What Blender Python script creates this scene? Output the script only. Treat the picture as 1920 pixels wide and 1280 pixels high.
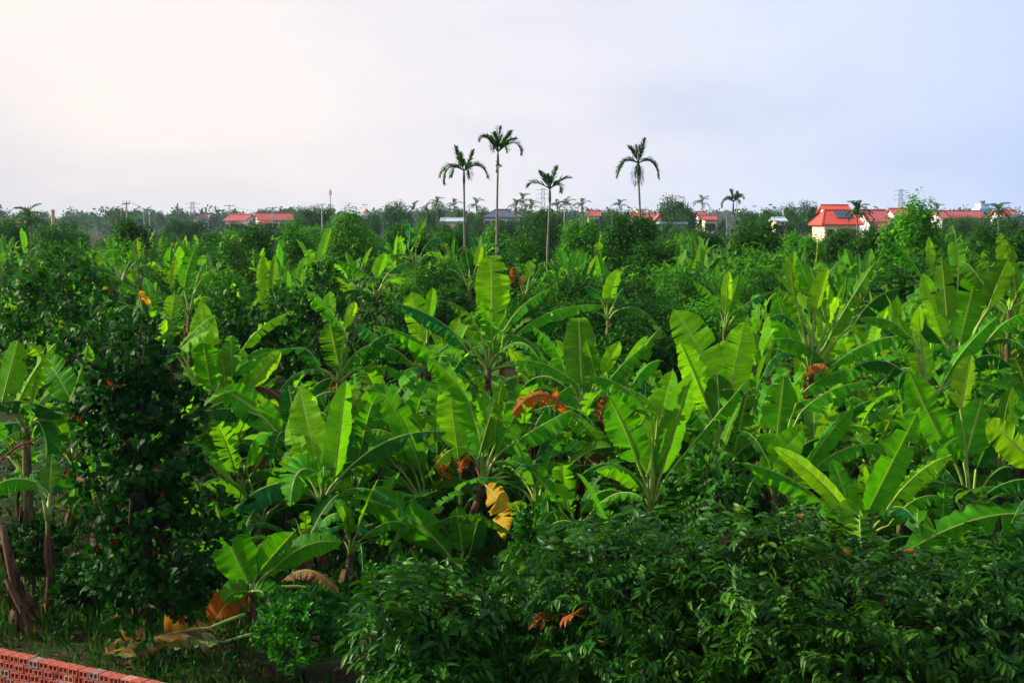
import bpy, math, random
import numpy as np
from mathutils import Vector, Matrix

R = math.radians
for o in list(bpy.data.objects):
    bpy.data.objects.remove(o)
scene = bpy.context.scene
C = scene.collection

# ------------------------------------------------------------------ camera
CAM_H = 6.0
F = 2637.0                                    # focal length in pixels of the 1920-wide photograph
HORIZON = 418.0
PITCH = math.atan((640 - HORIZON) / F)
cam_data = bpy.data.cameras.new('camera')
cam_data.sensor_width = 36.0
cam_data.lens = F / 1920 * 36.0
cam_data.clip_start = 0.1
cam_data.clip_end = 9000.0
cam = bpy.data.objects.new('camera', cam_data)
cam.location = (0, 0, CAM_H)
cam.rotation_euler = (math.pi / 2 - PITCH, 0, 0)
C.objects.link(cam)
scene.camera = cam

# ------------------------------------------------------------------ sky and sun
SUN_AZ = -80.0                                # degrees from the view direction, negative = left
SUN_EL = 27.0
sun_dir = Vector((math.sin(R(SUN_AZ)) * math.cos(R(SUN_EL)),
                  math.cos(R(SUN_AZ)) * math.cos(R(SUN_EL)), math.sin(R(SUN_EL))))
sd = bpy.data.lights.new('sun', 'SUN')
sd.energy = 5.0
sd.angle = R(1.0)
sd.color = (1.0, 0.90, 0.70)
sun = bpy.data.objects.new('sun', sd)
sun.rotation_euler = (-sun_dir).to_track_quat('-Z', 'Y').to_euler()
C.objects.link(sun)

world = bpy.data.worlds.new('World')
scene.world = world
world.use_nodes = True
nt = world.node_tree
nt.nodes.clear()


def node(tree, kind, **kw):
    n = tree.nodes.new(kind)
    for k, v in kw.items():
        if k == 'inp':
            for kk, vv in v.items():
                n.inputs[kk].default_value = vv
        else:
            setattr(n, k, v)
    return n


def ramp(n, stops):
    el = n.color_ramp.elements
    while len(el) > 2:
        el.remove(el[-1])
    for i, (p, c) in enumerate(stops):
        e = el[i] if i < 2 else el.new(p)
        e.position = p
        e.color = (*c, 1) if len(c) == 3 else c


sky = node(nt, 'ShaderNodeTexSky', sky_type='NISHITA', sun_disc=False,
           sun_elevation=R(SUN_EL), sun_rotation=R(SUN_AZ), air_density=1.4, dust_density=3.0, ozone_density=1.5)
tc = node(nt, 'ShaderNodeTexCoord')
dotn = node(nt, 'ShaderNodeVectorMath', operation='DOT_PRODUCT')
dotn.inputs[1].default_value = (math.sin(R(SUN_AZ)), math.cos(R(SUN_AZ)), 0.0)
nt.links.new(tc.outputs['Generated'], dotn.inputs[0])
tint = node(nt, 'ShaderNodeValToRGB')          # thin high cloud: warm white towards the sun, lavender blue away from it
mp = node(nt, 'ShaderNodeMapRange', inp={'From Min': -1.0, 'From Max': 1.0})
nt.links.new(dotn.outputs['Value'], mp.inputs[0])
nt.links.new(mp.outputs[0], tint.inputs[0])
ramp(tint, [(0.0, (0.46, 0.58, 0.88)), (0.40, (0.57, 0.70, 1.0)), (0.48, (0.71, 0.79, 0.99)), (0.57, (0.89, 0.88, 0.95)), (0.68, (0.95, 0.89, 0.885)), (0.76, (0.95, 0.89, 0.87)), (1.0, (0.96, 0.90, 0.85))])
mapn = node(nt, 'ShaderNodeMapping', inp={'Scale': (1.6, 1.6, 4.5), 'Location': (0.35, 0.2, 0.4)})
nt.links.new(tc.outputs['Generated'], mapn.inputs[0])
cl = node(nt, 'ShaderNodeTexNoise', inp={'Scale': 1.9, 'Detail': 4.0, 'Roughness': 0.48})
nt.links.new(mapn.outputs[0], cl.inputs['Vector'])
clr = node(nt, 'ShaderNodeValToRGB')
nt.links.new(cl.outputs['Fac'], clr.inputs[0])
ramp(clr, [(0.36, (0.80, 0.84, 0.92)), (0.50, (0.97, 0.97, 0.99)), (0.62, (1.05, 1.03, 1.01))])
mul = node(nt, 'ShaderNodeMixRGB', blend_type='MULTIPLY', inp={'Fac': 1.0})
nt.links.new(tint.outputs[0], mul.inputs[1])
nt.links.new(clr.outputs[0], mul.inputs[2])
bg_sky = node(nt, 'ShaderNodeBackground', inp={'Strength': 0.05})
nt.links.new(sky.outputs[0], bg_sky.inputs[0])
bg_cloud = node(nt, 'ShaderNodeBackground', inp={'Strength': 0.64})
nt.links.new(mul.outputs[0], bg_cloud.inputs[0])
mixb = node(nt, 'ShaderNodeMixShader', inp={'Fac': 0.88})
nt.links.new(bg_sky.outputs[0], mixb.inputs[1])
nt.links.new(bg_cloud.outputs[0], mixb.inputs[2])
wout = node(nt, 'ShaderNodeOutputWorld')
nt.links.new(mixb.outputs[0], wout.inputs[0])

scene.view_settings.view_transform = 'Standard'
scene.view_settings.look = 'None'
scene.view_settings.exposure = 0.80
scene.view_settings.gamma = 1.0
scene.view_settings.use_curve_mapping = False
scene.cycles.max_bounces = 6
scene.cycles.transmission_bounces = 4
scene.cycles.volume_bounces = 1
scene.cycles.use_denoising = True

# ------------------------------------------------------------------ helpers
_cp, _sp = math.cos(PITCH), math.sin(PITCH)


def P(px, py, d):
    """World point that lies d metres ahead of the camera on the ray through photo pixel (px, py)."""
    u, v = (px - 960) / F, (640 - py) / F
    y = _cp + v * _sp
    z = -_sp + v * _cp
    k = d / y
    return Vector((u * k, d, CAM_H + z * k))


def G(px, d):
    p = P(px, HORIZON, d)
    p.z = 0.0
    return p


def tag(o, label, cat, group=None, kind=None):
    if label: o['label'] = label
    if cat: o['category'] = cat
    if group: o['group'] = group
    if kind: o['kind'] = kind
    return o


def empty(name, loc=(0, 0, 0), rz=0.0):
    o = bpy.data.objects.new(name, None)
    o.empty_display_size = 0.2
    o.location = loc
    o.rotation_euler = (0, 0, rz)
    C.objects.link(o)
    return o


def link(name, me, parent=None, loc=None, mat=None):
    o = bpy.data.objects.new(name, me)
    C.objects.link(o)
    if parent is not None: o.parent = parent
    if loc is not None: o.location = loc
    if mat is not None and not me.materials: me.materials.append(mat)
    return o


class MB:
    """Collects vertices and faces for one mesh."""
    def __init__(self):
        self.v, self.f, self.m = [], [], []

    def add(self, vs, fs, mi=0):
        b = len(self.v)
        self.v += [tuple(x) for x in vs]
        self.f += [tuple(i + b for i in f) for f in fs]
        self.m += [mi] * len(fs)

    def box(self, x0, x1, y0, y1, z0, z1, mi=0):
        self.add([(x0, y0, z0), (x1, y0, z0), (x1, y1, z0), (x0, y1, z0), (x0, y0, z1), (x1, y0, z1), (x1, y1, z1), (x0, y1, z1)],
                 [(3, 2, 1, 0), (4, 5, 6, 7), (0, 1, 5, 4), (1, 2, 6, 5), (2, 3, 7, 6), (3, 0, 4, 7)], mi)

    def tube(self, pts, rad, n=6, mi=0, cap=True):
        pts = [Vector(p) for p in pts]
        b = len(self.v)
        up = Vector((0.13, 0.21, 1)).normalized()
        for i, p in enumerate(pts):
            t = (pts[min(i + 1, len(pts) - 1)] - pts[max(i - 1, 0)])
            t = t.normalized() if t.length > 1e-9 else Vector((0, 0, 1))
            a = t.cross(up if abs(t.dot(up)) < 0.95 else Vector((1, 0, 0))).normalized()
            c = t.cross(a)
            r = rad[i] if hasattr(rad, '__len__') else rad
            for k in range(n):
                w = 2 * math.pi * k / n
                self.v.append(tuple(p + a * (math.cos(w) * r) + c * (math.sin(w) * r)))
        for i in range(len(pts) - 1):
            for k in range(n):
                k2 = (k + 1) % n
                self.f.append((b + i * n + k, b + i * n + k2, b + (i + 1) * n + k2, b + (i + 1) * n + k))
                self.m.append(mi)
        if cap:
            self.f.append(tuple(b + k for k in reversed(range(n)))); self.m.append(mi)
            self.f.append(tuple(b + (len(pts) - 1) * n + k for k in range(n))); self.m.append(mi)

    def mesh(self, name, mats, smooth=False):
        me = bpy.data.meshes.new(name)
        me.from_pydata(self.v, [], self.f)
        for m in (mats if isinstance(mats, (list, tuple)) else [mats]):
            me.materials.append(m)
        if any(self.m): me.polygons.foreach_set('material_index', self.m)
        if smooth: me.polygons.foreach_set('use_smooth', [True] * len(me.polygons))
        me.update()
        return me

    def build(self, name, mats, parent=None, loc=None, smooth=False):
        return link(name, self.mesh(name, mats, smooth), parent, loc)


# ------------------------------------------------------------------ materials
def new_mat(name):
    m = bpy.data.materials.new(name)
    m.use_nodes = True
    m.node_tree.nodes.clear()
    return m, m.node_tree


def finish(t, shader):
    o = node(t, 'ShaderNodeOutputMaterial')
    t.links.new(shader, o.inputs['Surface'])


def plain(name, col, rough=0.8, var=0.15, scale=6.0, spec=0.3, bump=0.0):
    m, t = new_mat(name)
    tc = node(t, 'ShaderNodeTexCoord')
    n = node(t, 'ShaderNodeTexNoise', inp={'Scale': scale, 'Detail': 5.0})
    t.links.new(tc.outputs['Object'], n.inputs['Vector'])
    r = node(t, 'ShaderNodeValToRGB')
    ramp(r, [(0.3, tuple(c * (1 - var) for c in col)), (0.7, tuple(min(1, c * (1 + var)) for c in col))])
    t.links.new(n.outputs['Fac'], r.inputs[0])
    b = node(t, 'ShaderNodeBsdfPrincipled', inp={'Roughness': rough, 'Specular IOR Level': spec})
    t.links.new(r.outputs[0], b.inputs['Base Color'])
    if bump:
        bp = node(t, 'ShaderNodeBump', inp={'Strength': bump, 'Distance': 0.02})
        t.links.new(n.outputs['Fac'], bp.inputs['Height'])
        t.links.new(bp.outputs[0], b.inputs['Normal'])
    finish(t, b.outputs[0])
    return m


def two_tone(name, ca, cb, scale, rough=0.85, lo=0.4, hi=0.6, stretch=(1, 1, 1), bump=0.3):
    m, t = new_mat(name)
    tc = node(t, 'ShaderNodeTexCoord')
    mp = node(t, 'ShaderNodeMapping', inp={'Scale': stretch})
    t.links.new(tc.outputs['Object'], mp.inputs[0])
    n = node(t, 'ShaderNodeTexNoise', inp={'Scale': scale, 'Detail': 6.0, 'Roughness': 0.65})
    t.links.new(mp.outputs[0], n.inputs['Vector'])
    r = node(t, 'ShaderNodeValToRGB')
    ramp(r, [(lo, ca), (hi, cb)])
    t.links.new(n.outputs['Fac'], r.inputs[0])
    b = node(t, 'ShaderNodeBsdfPrincipled', inp={'Roughness': rough, 'Specular IOR Level': 0.25})
    t.links.new(r.outputs[0], b.inputs['Base Color'])
    bp = node(t, 'ShaderNodeBump', inp={'Strength': bump, 'Distance': 0.02})
    t.links.new(n.outputs['Fac'], bp.inputs['Height'])
    t.links.new(bp.outputs[0], b.inputs['Normal'])
    finish(t, b.outputs[0])
    return m


def banana_blade_material():
    """Blade colour comes from the object's own colour; veins, pale underside and dry margin are in the nodes."""
    m, t = new_mat('banana_blade')
    info = node(t, 'ShaderNodeObjectInfo')
    uv = node(t, 'ShaderNodeUVMap')
    sep = node(t, 'ShaderNodeSeparateXYZ')
    t.links.new(uv.outputs[0], sep.inputs[0])
    # across: 0 at midrib, 1 at margin
    a1 = node(t, 'ShaderNodeMath', operation='SUBTRACT', inp={1: 0.5}); t.links.new(sep.outputs[0], a1.inputs[0])
    a2 = node(t, 'ShaderNodeMath', operation='ABSOLUTE'); t.links.new(a1.outputs[0], a2.inputs[0])
    across = node(t, 'ShaderNodeMath', operation='MULTIPLY', inp={1: 2.0}); t.links.new(a2.outputs[0], across.inputs[0])
    mp = node(t, 'ShaderNodeMapping', inp={'Scale': (1.2, 26.0, 1.0)}); t.links.new(uv.outputs[0], mp.inputs[0])
    vein = node(t, 'ShaderNodeTexNoise', inp={'Scale': 1.0, 'Detail': 4.0, 'Roughness': 0.7}); t.links.new(mp.outputs[0], vein.inputs['Vector'])
    mp2 = node(t, 'ShaderNodeMapping', inp={'Scale': (3.0, 9.0, 1.0)}); t.links.new(uv.outputs[0], mp2.inputs[0])
    ad = node(t, 'ShaderNodeVectorMath', operation='ADD'); t.links.new(mp2.outputs[0], ad.inputs[0])
    t.links.new(info.outputs['Location'], ad.inputs[1])
    blot = node(t, 'ShaderNodeTexNoise', inp={'Scale': 1.0, 'Detail': 3.0}); t.links.new(ad.outputs[0], blot.inputs['Vector'])
    # value variation
    vr = node(t, 'ShaderNodeMapRange', inp={'From Min': 0.32, 'From Max': 0.68, 'To Min': 0.66, 'To Max': 1.30}); t.links.new(vein.outputs['Fac'], vr.inputs[0])
    br = node(t, 'ShaderNodeMapRange', inp={'From Min': 0.3, 'From Max': 0.7, 'To Min': 0.8, 'To Max': 1.2}); t.links.new(blot.outputs['Fac'], br.inputs[0])
    vv = node(t, 'ShaderNodeMath', operation='MULTIPLY'); t.links.new(vr.outputs[0], vv.inputs[0]); t.links.new(br.outputs[0], vv.inputs[1])
    hsv = node(t, 'ShaderNodeHueSaturation'); t.links.new(info.outputs['Color'], hsv.inputs['Color']); t.links.new(vv.outputs[0], hsv.inputs['Value'])
    # paler underside
    geo = node(t, 'ShaderNodeNewGeometry')
    bf = node(t, 'ShaderNodeMath', operation='MULTIPLY', inp={1: 0.22}); t.links.new(geo.outputs['Backfacing'], bf.inputs[0])
    under = node(t, 'ShaderNodeMixRGB', inp={'Color2': (0.13, 0.25, 0.035, 1)}); t.links.new(bf.outputs[0], under.inputs['Fac']); t.links.new(hsv.outputs[0], under.inputs['Color1'])
    # pale midrib stripe, brightened further to paint in rim light
    rib = node(t, 'ShaderNodeMapRange', inp={'From Min': 0.03, 'From Max': 0.09, 'To Min': 0.8, 'To Max': 0.0}); t.links.new(across.outputs[0], rib.inputs[0])
    ribm = node(t, 'ShaderNodeMixRGB', inp={'Color2': (0.26, 0.42, 0.06, 1)}); t.links.new(rib.outputs[0], ribm.inputs['Fac']); t.links.new(under.outputs[0], ribm.inputs['Color1'])
    # dry margin
    ea = node(t, 'ShaderNodeMath', operation='MULTIPLY_ADD', inp={1: 0.55}); t.links.new(blot.outputs['Fac'], ea.inputs[0]); t.links.new(across.outputs[0], ea.inputs[2])
    em = node(t, 'ShaderNodeMapRange', inp={'From Min': 1.285, 'From Max': 1.36, 'To Min': 0.0, 'To Max': 0.9}); t.links.new(ea.outputs[0], em.inputs[0])
    dry = node(t, 'ShaderNodeMixRGB', inp={'Color2': (0.11, 0.05, 0.016, 1)}); t.links.new(em.outputs[0], dry.inputs['Fac']); t.links.new(ribm.outputs[0], dry.inputs['Color1'])
    p = node(t, 'ShaderNodeBsdfPrincipled', inp={'Roughness': 0.5, 'Specular IOR Level': 0.10}); t.links.new(dry.outputs[0], p.inputs['Base Color'])
    bp = node(t, 'ShaderNodeBump', inp={'Strength': 0.6, 'Distance': 0.02}); t.links.new(vein.outputs['Fac'], bp.inputs['Height']); t.links.new(bp.outputs[0], p.inputs['Normal'])
    tr = node(t, 'ShaderNodeBsdfTranslucent')
    tcx = node(t, 'ShaderNodeMixRGB', blend_type='MULTIPLY', inp={'Fac': 1.0, 'Color2': (2.4, 1.9, 0.25, 1)}); t.links.new(dry.outputs[0], tcx.inputs['Color1']); t.links.new(tcx.outputs[0], tr.inputs[0])
    mx = node(t, 'ShaderNodeMixShader', inp={'Fac': 0.46}); t.links.new(p.outputs[0], mx.inputs[1]); t.links.new(tr.outputs[0], mx.inputs[2])
    finish(t, mx.outputs[0])
    return m


def foliage_material(name, stops, rough=0.45, trans=0.25, spec=0.2):
    """Leaf colour picked per leaf from the mesh attribute rnd."""
    m, t = new_mat(name)
    at = node(t, 'ShaderNodeAttribute', attribute_name='rnd')
    info = node(t, 'ShaderNodeObjectInfo')
    r = node(t, 'ShaderNodeValToRGB'); ramp(r, stops); t.links.new(at.outputs['Fac'], r.inputs[0])
    mr = node(t, 'ShaderNodeMapRange', inp={'To Min': 0.85, 'To Max': 1.18}); t.links.new(info.outputs['Random'], mr.inputs[0])
    hsv = node(t, 'ShaderNodeHueSaturation'); t.links.new(r.outputs[0], hsv.inputs['Color']); t.links.new(mr.outputs[0], hsv.inputs['Value'])
    geo = node(t, 'ShaderNodeNewGeometry')
    p = node(t, 'ShaderNodeBsdfPrincipled', inp={'Roughness': rough, 'Specular IOR Level': spec}); t.links.new(hsv.outputs[0], p.inputs['Base Color'])
    tr = node(t, 'ShaderNodeBsdfTranslucent')
    tcx = node(t, 'ShaderNodeMixRGB', blend_type='MULTIPLY', inp={'Fac': 1.0, 'Color2': (2.0, 1.6, 0.6, 1)}); t.links.new(hsv.outputs[0], tcx.inputs['Color1']); t.links.new(tcx.outputs[0], tr.inputs[0])
    mx = node(t, 'ShaderNodeMixShader', inp={'Fac': trans}); t.links.new(p.outputs[0], mx.inputs[1]); t.links.new(tr.outputs[0], mx.inputs[2])
    finish(t, mx.outputs[0])
    return m


M = {}
M['blade'] = banana_blade_material()
M['rib'] = plain('banana_rib', (0.20, 0.30, 0.045), 0.5, 0.2, 9)
M['shaft'] = plain('crownshaft', (0.05, 0.085, 0.02), 0.5, 0.2, 9)
M['rib_dry'] = plain('dry_rib', (0.24, 0.13, 0.045), 0.8, 0.3, 9)
M['stem'] = two_tone('banana_stem', (0.045, 0.022, 0.012), (0.10, 0.11, 0.025), 7.0, stretch=(1, 1, 0.35), bump=0.6)
M['stem_dry'] = two_tone('dry_stem', (0.025, 0.012, 0.006), (0.14, 0.065, 0.028), 9.0, stretch=(1, 1, 0.2), bump=0.8)
M['bark'] = two_tone('bark', (0.018, 0.013, 0.010), (0.06, 0.045, 0.032), 14.0, bump=0.6)
M['bark_pale'] = two_tone('areca_trunk', (0.12, 0.105, 0.09), (0.24, 0.215, 0.19), 5.0, stretch=(0.4, 0.4, 4), bump=0.3)
M['jack'] = foliage_material('jackfruit_leaf', [(0.0, (0.0040, 0.0354, 0.0026)), (0.55, (0.0113, 0.0906, 0.0034)), (0.90, (0.0363, 0.1713, 0.0051)), (0.965, (0.0687, 0.2431, 0.0102)), (0.985, (0.2550, 0.0510, 0.0085))], 0.5, 0.28, 0.16)
M['jack_shaded'] = foliage_material('shaded_jackfruit_leaf', [(0.0, (0.0020, 0.0218, 0.0021)), (0.7, (0.0046, 0.0500, 0.0021)), (0.955, (0.0120, 0.0910, 0.0042)), (0.985, (0.1960, 0.0315, 0.0056))], 0.55, 0.25, 0.12)  # jackfruit leaf again, darkened so foreground shade sits in its colour
M['longan'] = foliage_material('longan_leaf', [(0.0, (0.0051, 0.0403, 0.0015)), (0.55, (0.0129, 0.0894, 0.0022)), (0.90, (0.0446, 0.1566, 0.0036)), (0.955, (0.1020, 0.2125, 0.0109)), (0.99, (0.2684, 0.0602, 0.0044))], 0.42, 0.25, 0.16)
M['longan_olive'] = foliage_material('olive_longan_leaf', [(0.0, (0.0057, 0.0381, 0.0014)), (0.55, (0.0196, 0.0917, 0.0019)), (0.90, (0.0491, 0.1509, 0.0038)), (0.955, (0.0817, 0.1901, 0.0096)), (0.985, (0.1720, 0.0516, 0.0058))], 0.45, 0.25, 0.14)
M['citrus'] = foliage_material('citrus_leaf', [(0.0, (0.0057, 0.0650, 0.0040)), (0.6, (0.0152, 0.1365, 0.0050)), (1.0, (0.0808, 0.3640, 0.0100))], 0.45, 0.3, 0.16)
M['lychee'] = foliage_material('lychee_leaf', [(0.0, (0.0048, 0.0442, 0.0026)), (0.6, (0.0145, 0.1017, 0.0034)), (0.93, (0.0444, 0.1658, 0.0051)), (1.0, (0.1105, 0.1105, 0.0102))], 0.55, 0.4, 0.10)
M['bright'] = foliage_material('bright_leaf', [(0.0, (0.0171, 0.1040, 0.0030)), (0.6, (0.0427, 0.2145, 0.0050)), (0.95, (0.1045, 0.3380, 0.0100)), (1.0, (0.1900, 0.3510, 0.0300))], 0.5, 0.42, 0.10)
M['far'] = foliage_material('far_leaf', [(0.0, (0.0076, 0.0455, 0.0060)), (0.6, (0.0209, 0.1040, 0.0100)), (1.0, (0.0475, 0.1560, 0.0140))], 0.6, 0.25, 0.1)
M['palm'] = foliage_material('palm_leaf', [(0.0, (0.0076, 0.0520, 0.0040)), (0.6, (0.0190, 0.1040, 0.0080)), (1.0, (0.0570, 0.1690, 0.0140))], 0.5, 0.25, 0.15)
M['grass'] = foliage_material('grass_blade', [(0.0, (0.0031, 0.0322, 0.0017)), (0.7, (0.0105, 0.0715, 0.0028)), (1.0, (0.0418, 0.0858, 0.0066))], 0.6, 0.25, 0.1)
M['litter'] = foliage_material('dry_litter', [(0.0, (0.04, 0.018, 0.010)), (0.6, (0.12, 0.055, 0.025)), (1.0, (0.24, 0.14, 0.07))], 0.8, 0.1)
M['twig'] = plain('dead_twig', (0.07, 0.045, 0.035), 0.9, 0.2, 8)

# ------------------------------------------------------------------ ground
def ground_material():
    m, t = new_mat('ground')
    tc = node(t, 'ShaderNodeTexCoord')
    n1 = node(t, 'ShaderNodeTexNoise', inp={'Scale': 0.8, 'Detail': 8.0, 'Roughness': 0.7}); t.links.new(tc.outputs['Object'], n1.inputs['Vector'])
    n2 = node(t, 'ShaderNodeTexNoise', inp={'Scale': 12.0, 'Detail': 6.0, 'Roughness': 0.7}); t.links.new(tc.outputs['Object'], n2.inputs['Vector'])
    r = node(t, 'ShaderNodeValToRGB'); ramp(r, [(0.40, (0.030, 0.018, 0.010)), (0.60, (0.018, 0.045, 0.008))]); t.links.new(n1.outputs['Fac'], r.inputs[0])
    r2 = node(t, 'ShaderNodeValToRGB'); ramp(r2, [(0.35, (0.5, 0.5, 0.5)), (0.7, (1.5, 1.4, 1.3))]); t.links.new(n2.outputs['Fac'], r2.inputs[0])
    mu = node(t, 'ShaderNodeMixRGB', blend_type='MULTIPLY', inp={'Fac': 1.0}); t.links.new(r.outputs[0], mu.inputs[1]); t.links.new(r2.outputs[0], mu.inputs[2])
    p = node(t, 'ShaderNodeBsdfPrincipled', inp={'Roughness': 0.95, 'Specular IOR Level': 0.1}); t.links.new(mu.outputs[0], p.inputs['Base Color'])
    bp = node(t, 'ShaderNodeBump', inp={'Strength': 0.8, 'Distance': 0.05}); t.links.new(n2.outputs['Fac'], bp.inputs['Height']); t.links.new(bp.outputs[0], p.inputs['Normal'])
    finish(t, p.outputs[0])
    return m


def build_ground():
    mb = MB()
    xs = np.linspace(-14, 14, 57)
    ys = np.linspace(8, 40, 65)
    rg = np.random.default_rng(3)
    h = rg.normal(0, 0.025, (len(ys), len(xs)))
    h[0, :] = h[-1, :] = 0; h[:, 0] = h[:, -1] = 0
    for j, y in enumerate(ys):
        for i, x in enumerate(xs):
            mb.v.append((x, y, float(h[j, i])))
    n = len(xs)
    for j in range(len(ys) - 1):
        for i in range(n - 1):
            mb.f.append((j * n + i, j * n + i + 1, (j + 1) * n + i + 1, (j + 1) * n + i)); mb.m.append(0)
    E = 2600
    mb.add([(-E, -300, 0), (E, -300, 0), (E, 8, 0), (14, 8, 0), (-14, 8, 0), (-E, 8, 0)], [(0, 1, 2, 3, 4, 5)])
    mb.add([(-E, 8, 0), (-14, 8, 0), (-14, 40, 0), (-E, 40, 0)], [(0, 1, 2, 3)])
    mb.add([(14, 8, 0), (E, 8, 0), (E, 40, 0), (14, 40, 0)], [(0, 1, 2, 3)])
    mb.add([(-E, 40, 0), (-14, 40, 0), (14, 40, 0), (E, 40, 0), (E, E, 0), (-E, E, 0)], [(0, 1, 2, 3, 4, 5)])
    o = mb.build('ground', ground_material(), smooth=True)
    tag(o, 'dark earth with leaf litter and grass under the banana plants', None, kind='structure')


build_ground()

# ------------------------------------------------------------------ leaf clouds (numpy)
def leaf_template(kind):
    """Small folded leaf along +X, normal +Z, unit length."""
    if kind == 'blade':
        v = [(0, -.03, 0), (0, .03, 0), (.6, .02, .05), (1, 0, -.1)]
        f = [(0, 1, 2), (0, 2, 3)]
    elif kind == 'rhomb':
        v = [(0, 0, 0), (0.5, -0.23, 0.05), (1, 0, -0.06), (0.5, 0.23, 0.05)]
        f = [(0, 1, 2), (0, 2, 3)]
    else:
        rows, w = {'obovate': ([0.0, 0.38, 0.76, 1.0], [0, 0.17, 0.26, 0]),
                   'lance': ([0.0, 0.30, 0.66, 1.0], [0, 0.16, 0.13, 0]),
                   'ovate': ([0.0, 0.35, 0.70, 1.0], [0, 0.22, 0.18, 0])}[kind]
        z = [0, 0.03, 0.0, -0.10]
        v = [(0, 0, 0)]
        for k in (1, 2):
            v += [(rows[k], -w[k], z[k] + 0.06), (rows[k], 0, z[k]), (rows[k], w[k], z[k] + 0.06)]
        v.append((1, 0, z[3]))
        f = [(0, 1, 2), (0, 2, 3), (1, 4, 5), (1, 5, 2), (2, 5, 6), (2, 6, 3), (4, 7, 5), (5, 7, 6)]
    return np.array(v, dtype=np.float64), np.array(f, dtype=np.int64)


TEMPL = {k: leaf_template(k) for k in ('rhomb', 'obovate', 'lance', 'blade', 'ovate')}


def unit(a):
    return a / np.maximum(np.linalg.norm(a, axis=-1, keepdims=True), 1e-9)


def frames(axis, normal):
    x = unit(axis)
    y = unit(np.cross(normal, x))
    z = np.cross(x, y)
    return np.stack([x, y, z], axis=-1)          # columns


def mesh_from_arrays(name, V, T, rnd, mat):
    me = bpy.data.meshes.new(name)
    nv, nf = len(V), len(T)
    me.vertices.add(nv)
    me.vertices.foreach_set('co', V.astype(np.float32).ravel())
    me.loops.add(nf * 3)
    me.loops.foreach_set('vertex_index', T.astype(np.int32).ravel())
    me.polygons.add(nf)
    me.polygons.foreach_set('loop_start', np.arange(0, nf * 3, 3, dtype=np.int32))
    me.update(calc_edges=True)
    if rnd is not None:
        a = me.attributes.new('rnd', 'FLOAT', 'POINT')
        a.data.foreach_set('value', rnd.astype(np.float32))
    me.materials.append(mat)
    me.validate()
    return me


def leaves_mesh(name, kind, pos, Fm, size, rnd, mat):
    v, f = TEMPL[kind]
    V = np.einsum('nij,vj->nvi', Fm, v) * size[:, None, None] + pos[:, None, :]
    T = f[None] + (np.arange(len(pos)) * len(v))[:, None, None]
    return mesh_from_arrays(name, V.reshape(-1, 3), T.reshape(-1, 3), np.repeat(rnd, len(v)), mat)


def crown_lobes(rg, rx, rz, zc, n, flat=1.0):
    """Ellipsoid lobes that make up an uneven crown centred at height zc."""
    lob = [((0, 0, zc), (rx * 0.62, rx * 0.62, rz * 0.72))]
    for k in range(n):
        a = rg.uniform(0, 2 * math.pi)
        e = rg.uniform(-0.5, 0.95)
        rr = rx * rg.uniform(0.42, 0.78) * math.sqrt(max(0.05, 1 - max(e, 0) ** 2 * 0.8))
        c = (rr * math.cos(a), rr * math.sin(a), zc + rz * 0.62 * e)
        s = rx * rg.uniform(0.20, 0.42)
        lob.append((c, (s, s, s * rz / rx * rg.uniform(0.8, 1.1) * flat)))
    return lob


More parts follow.
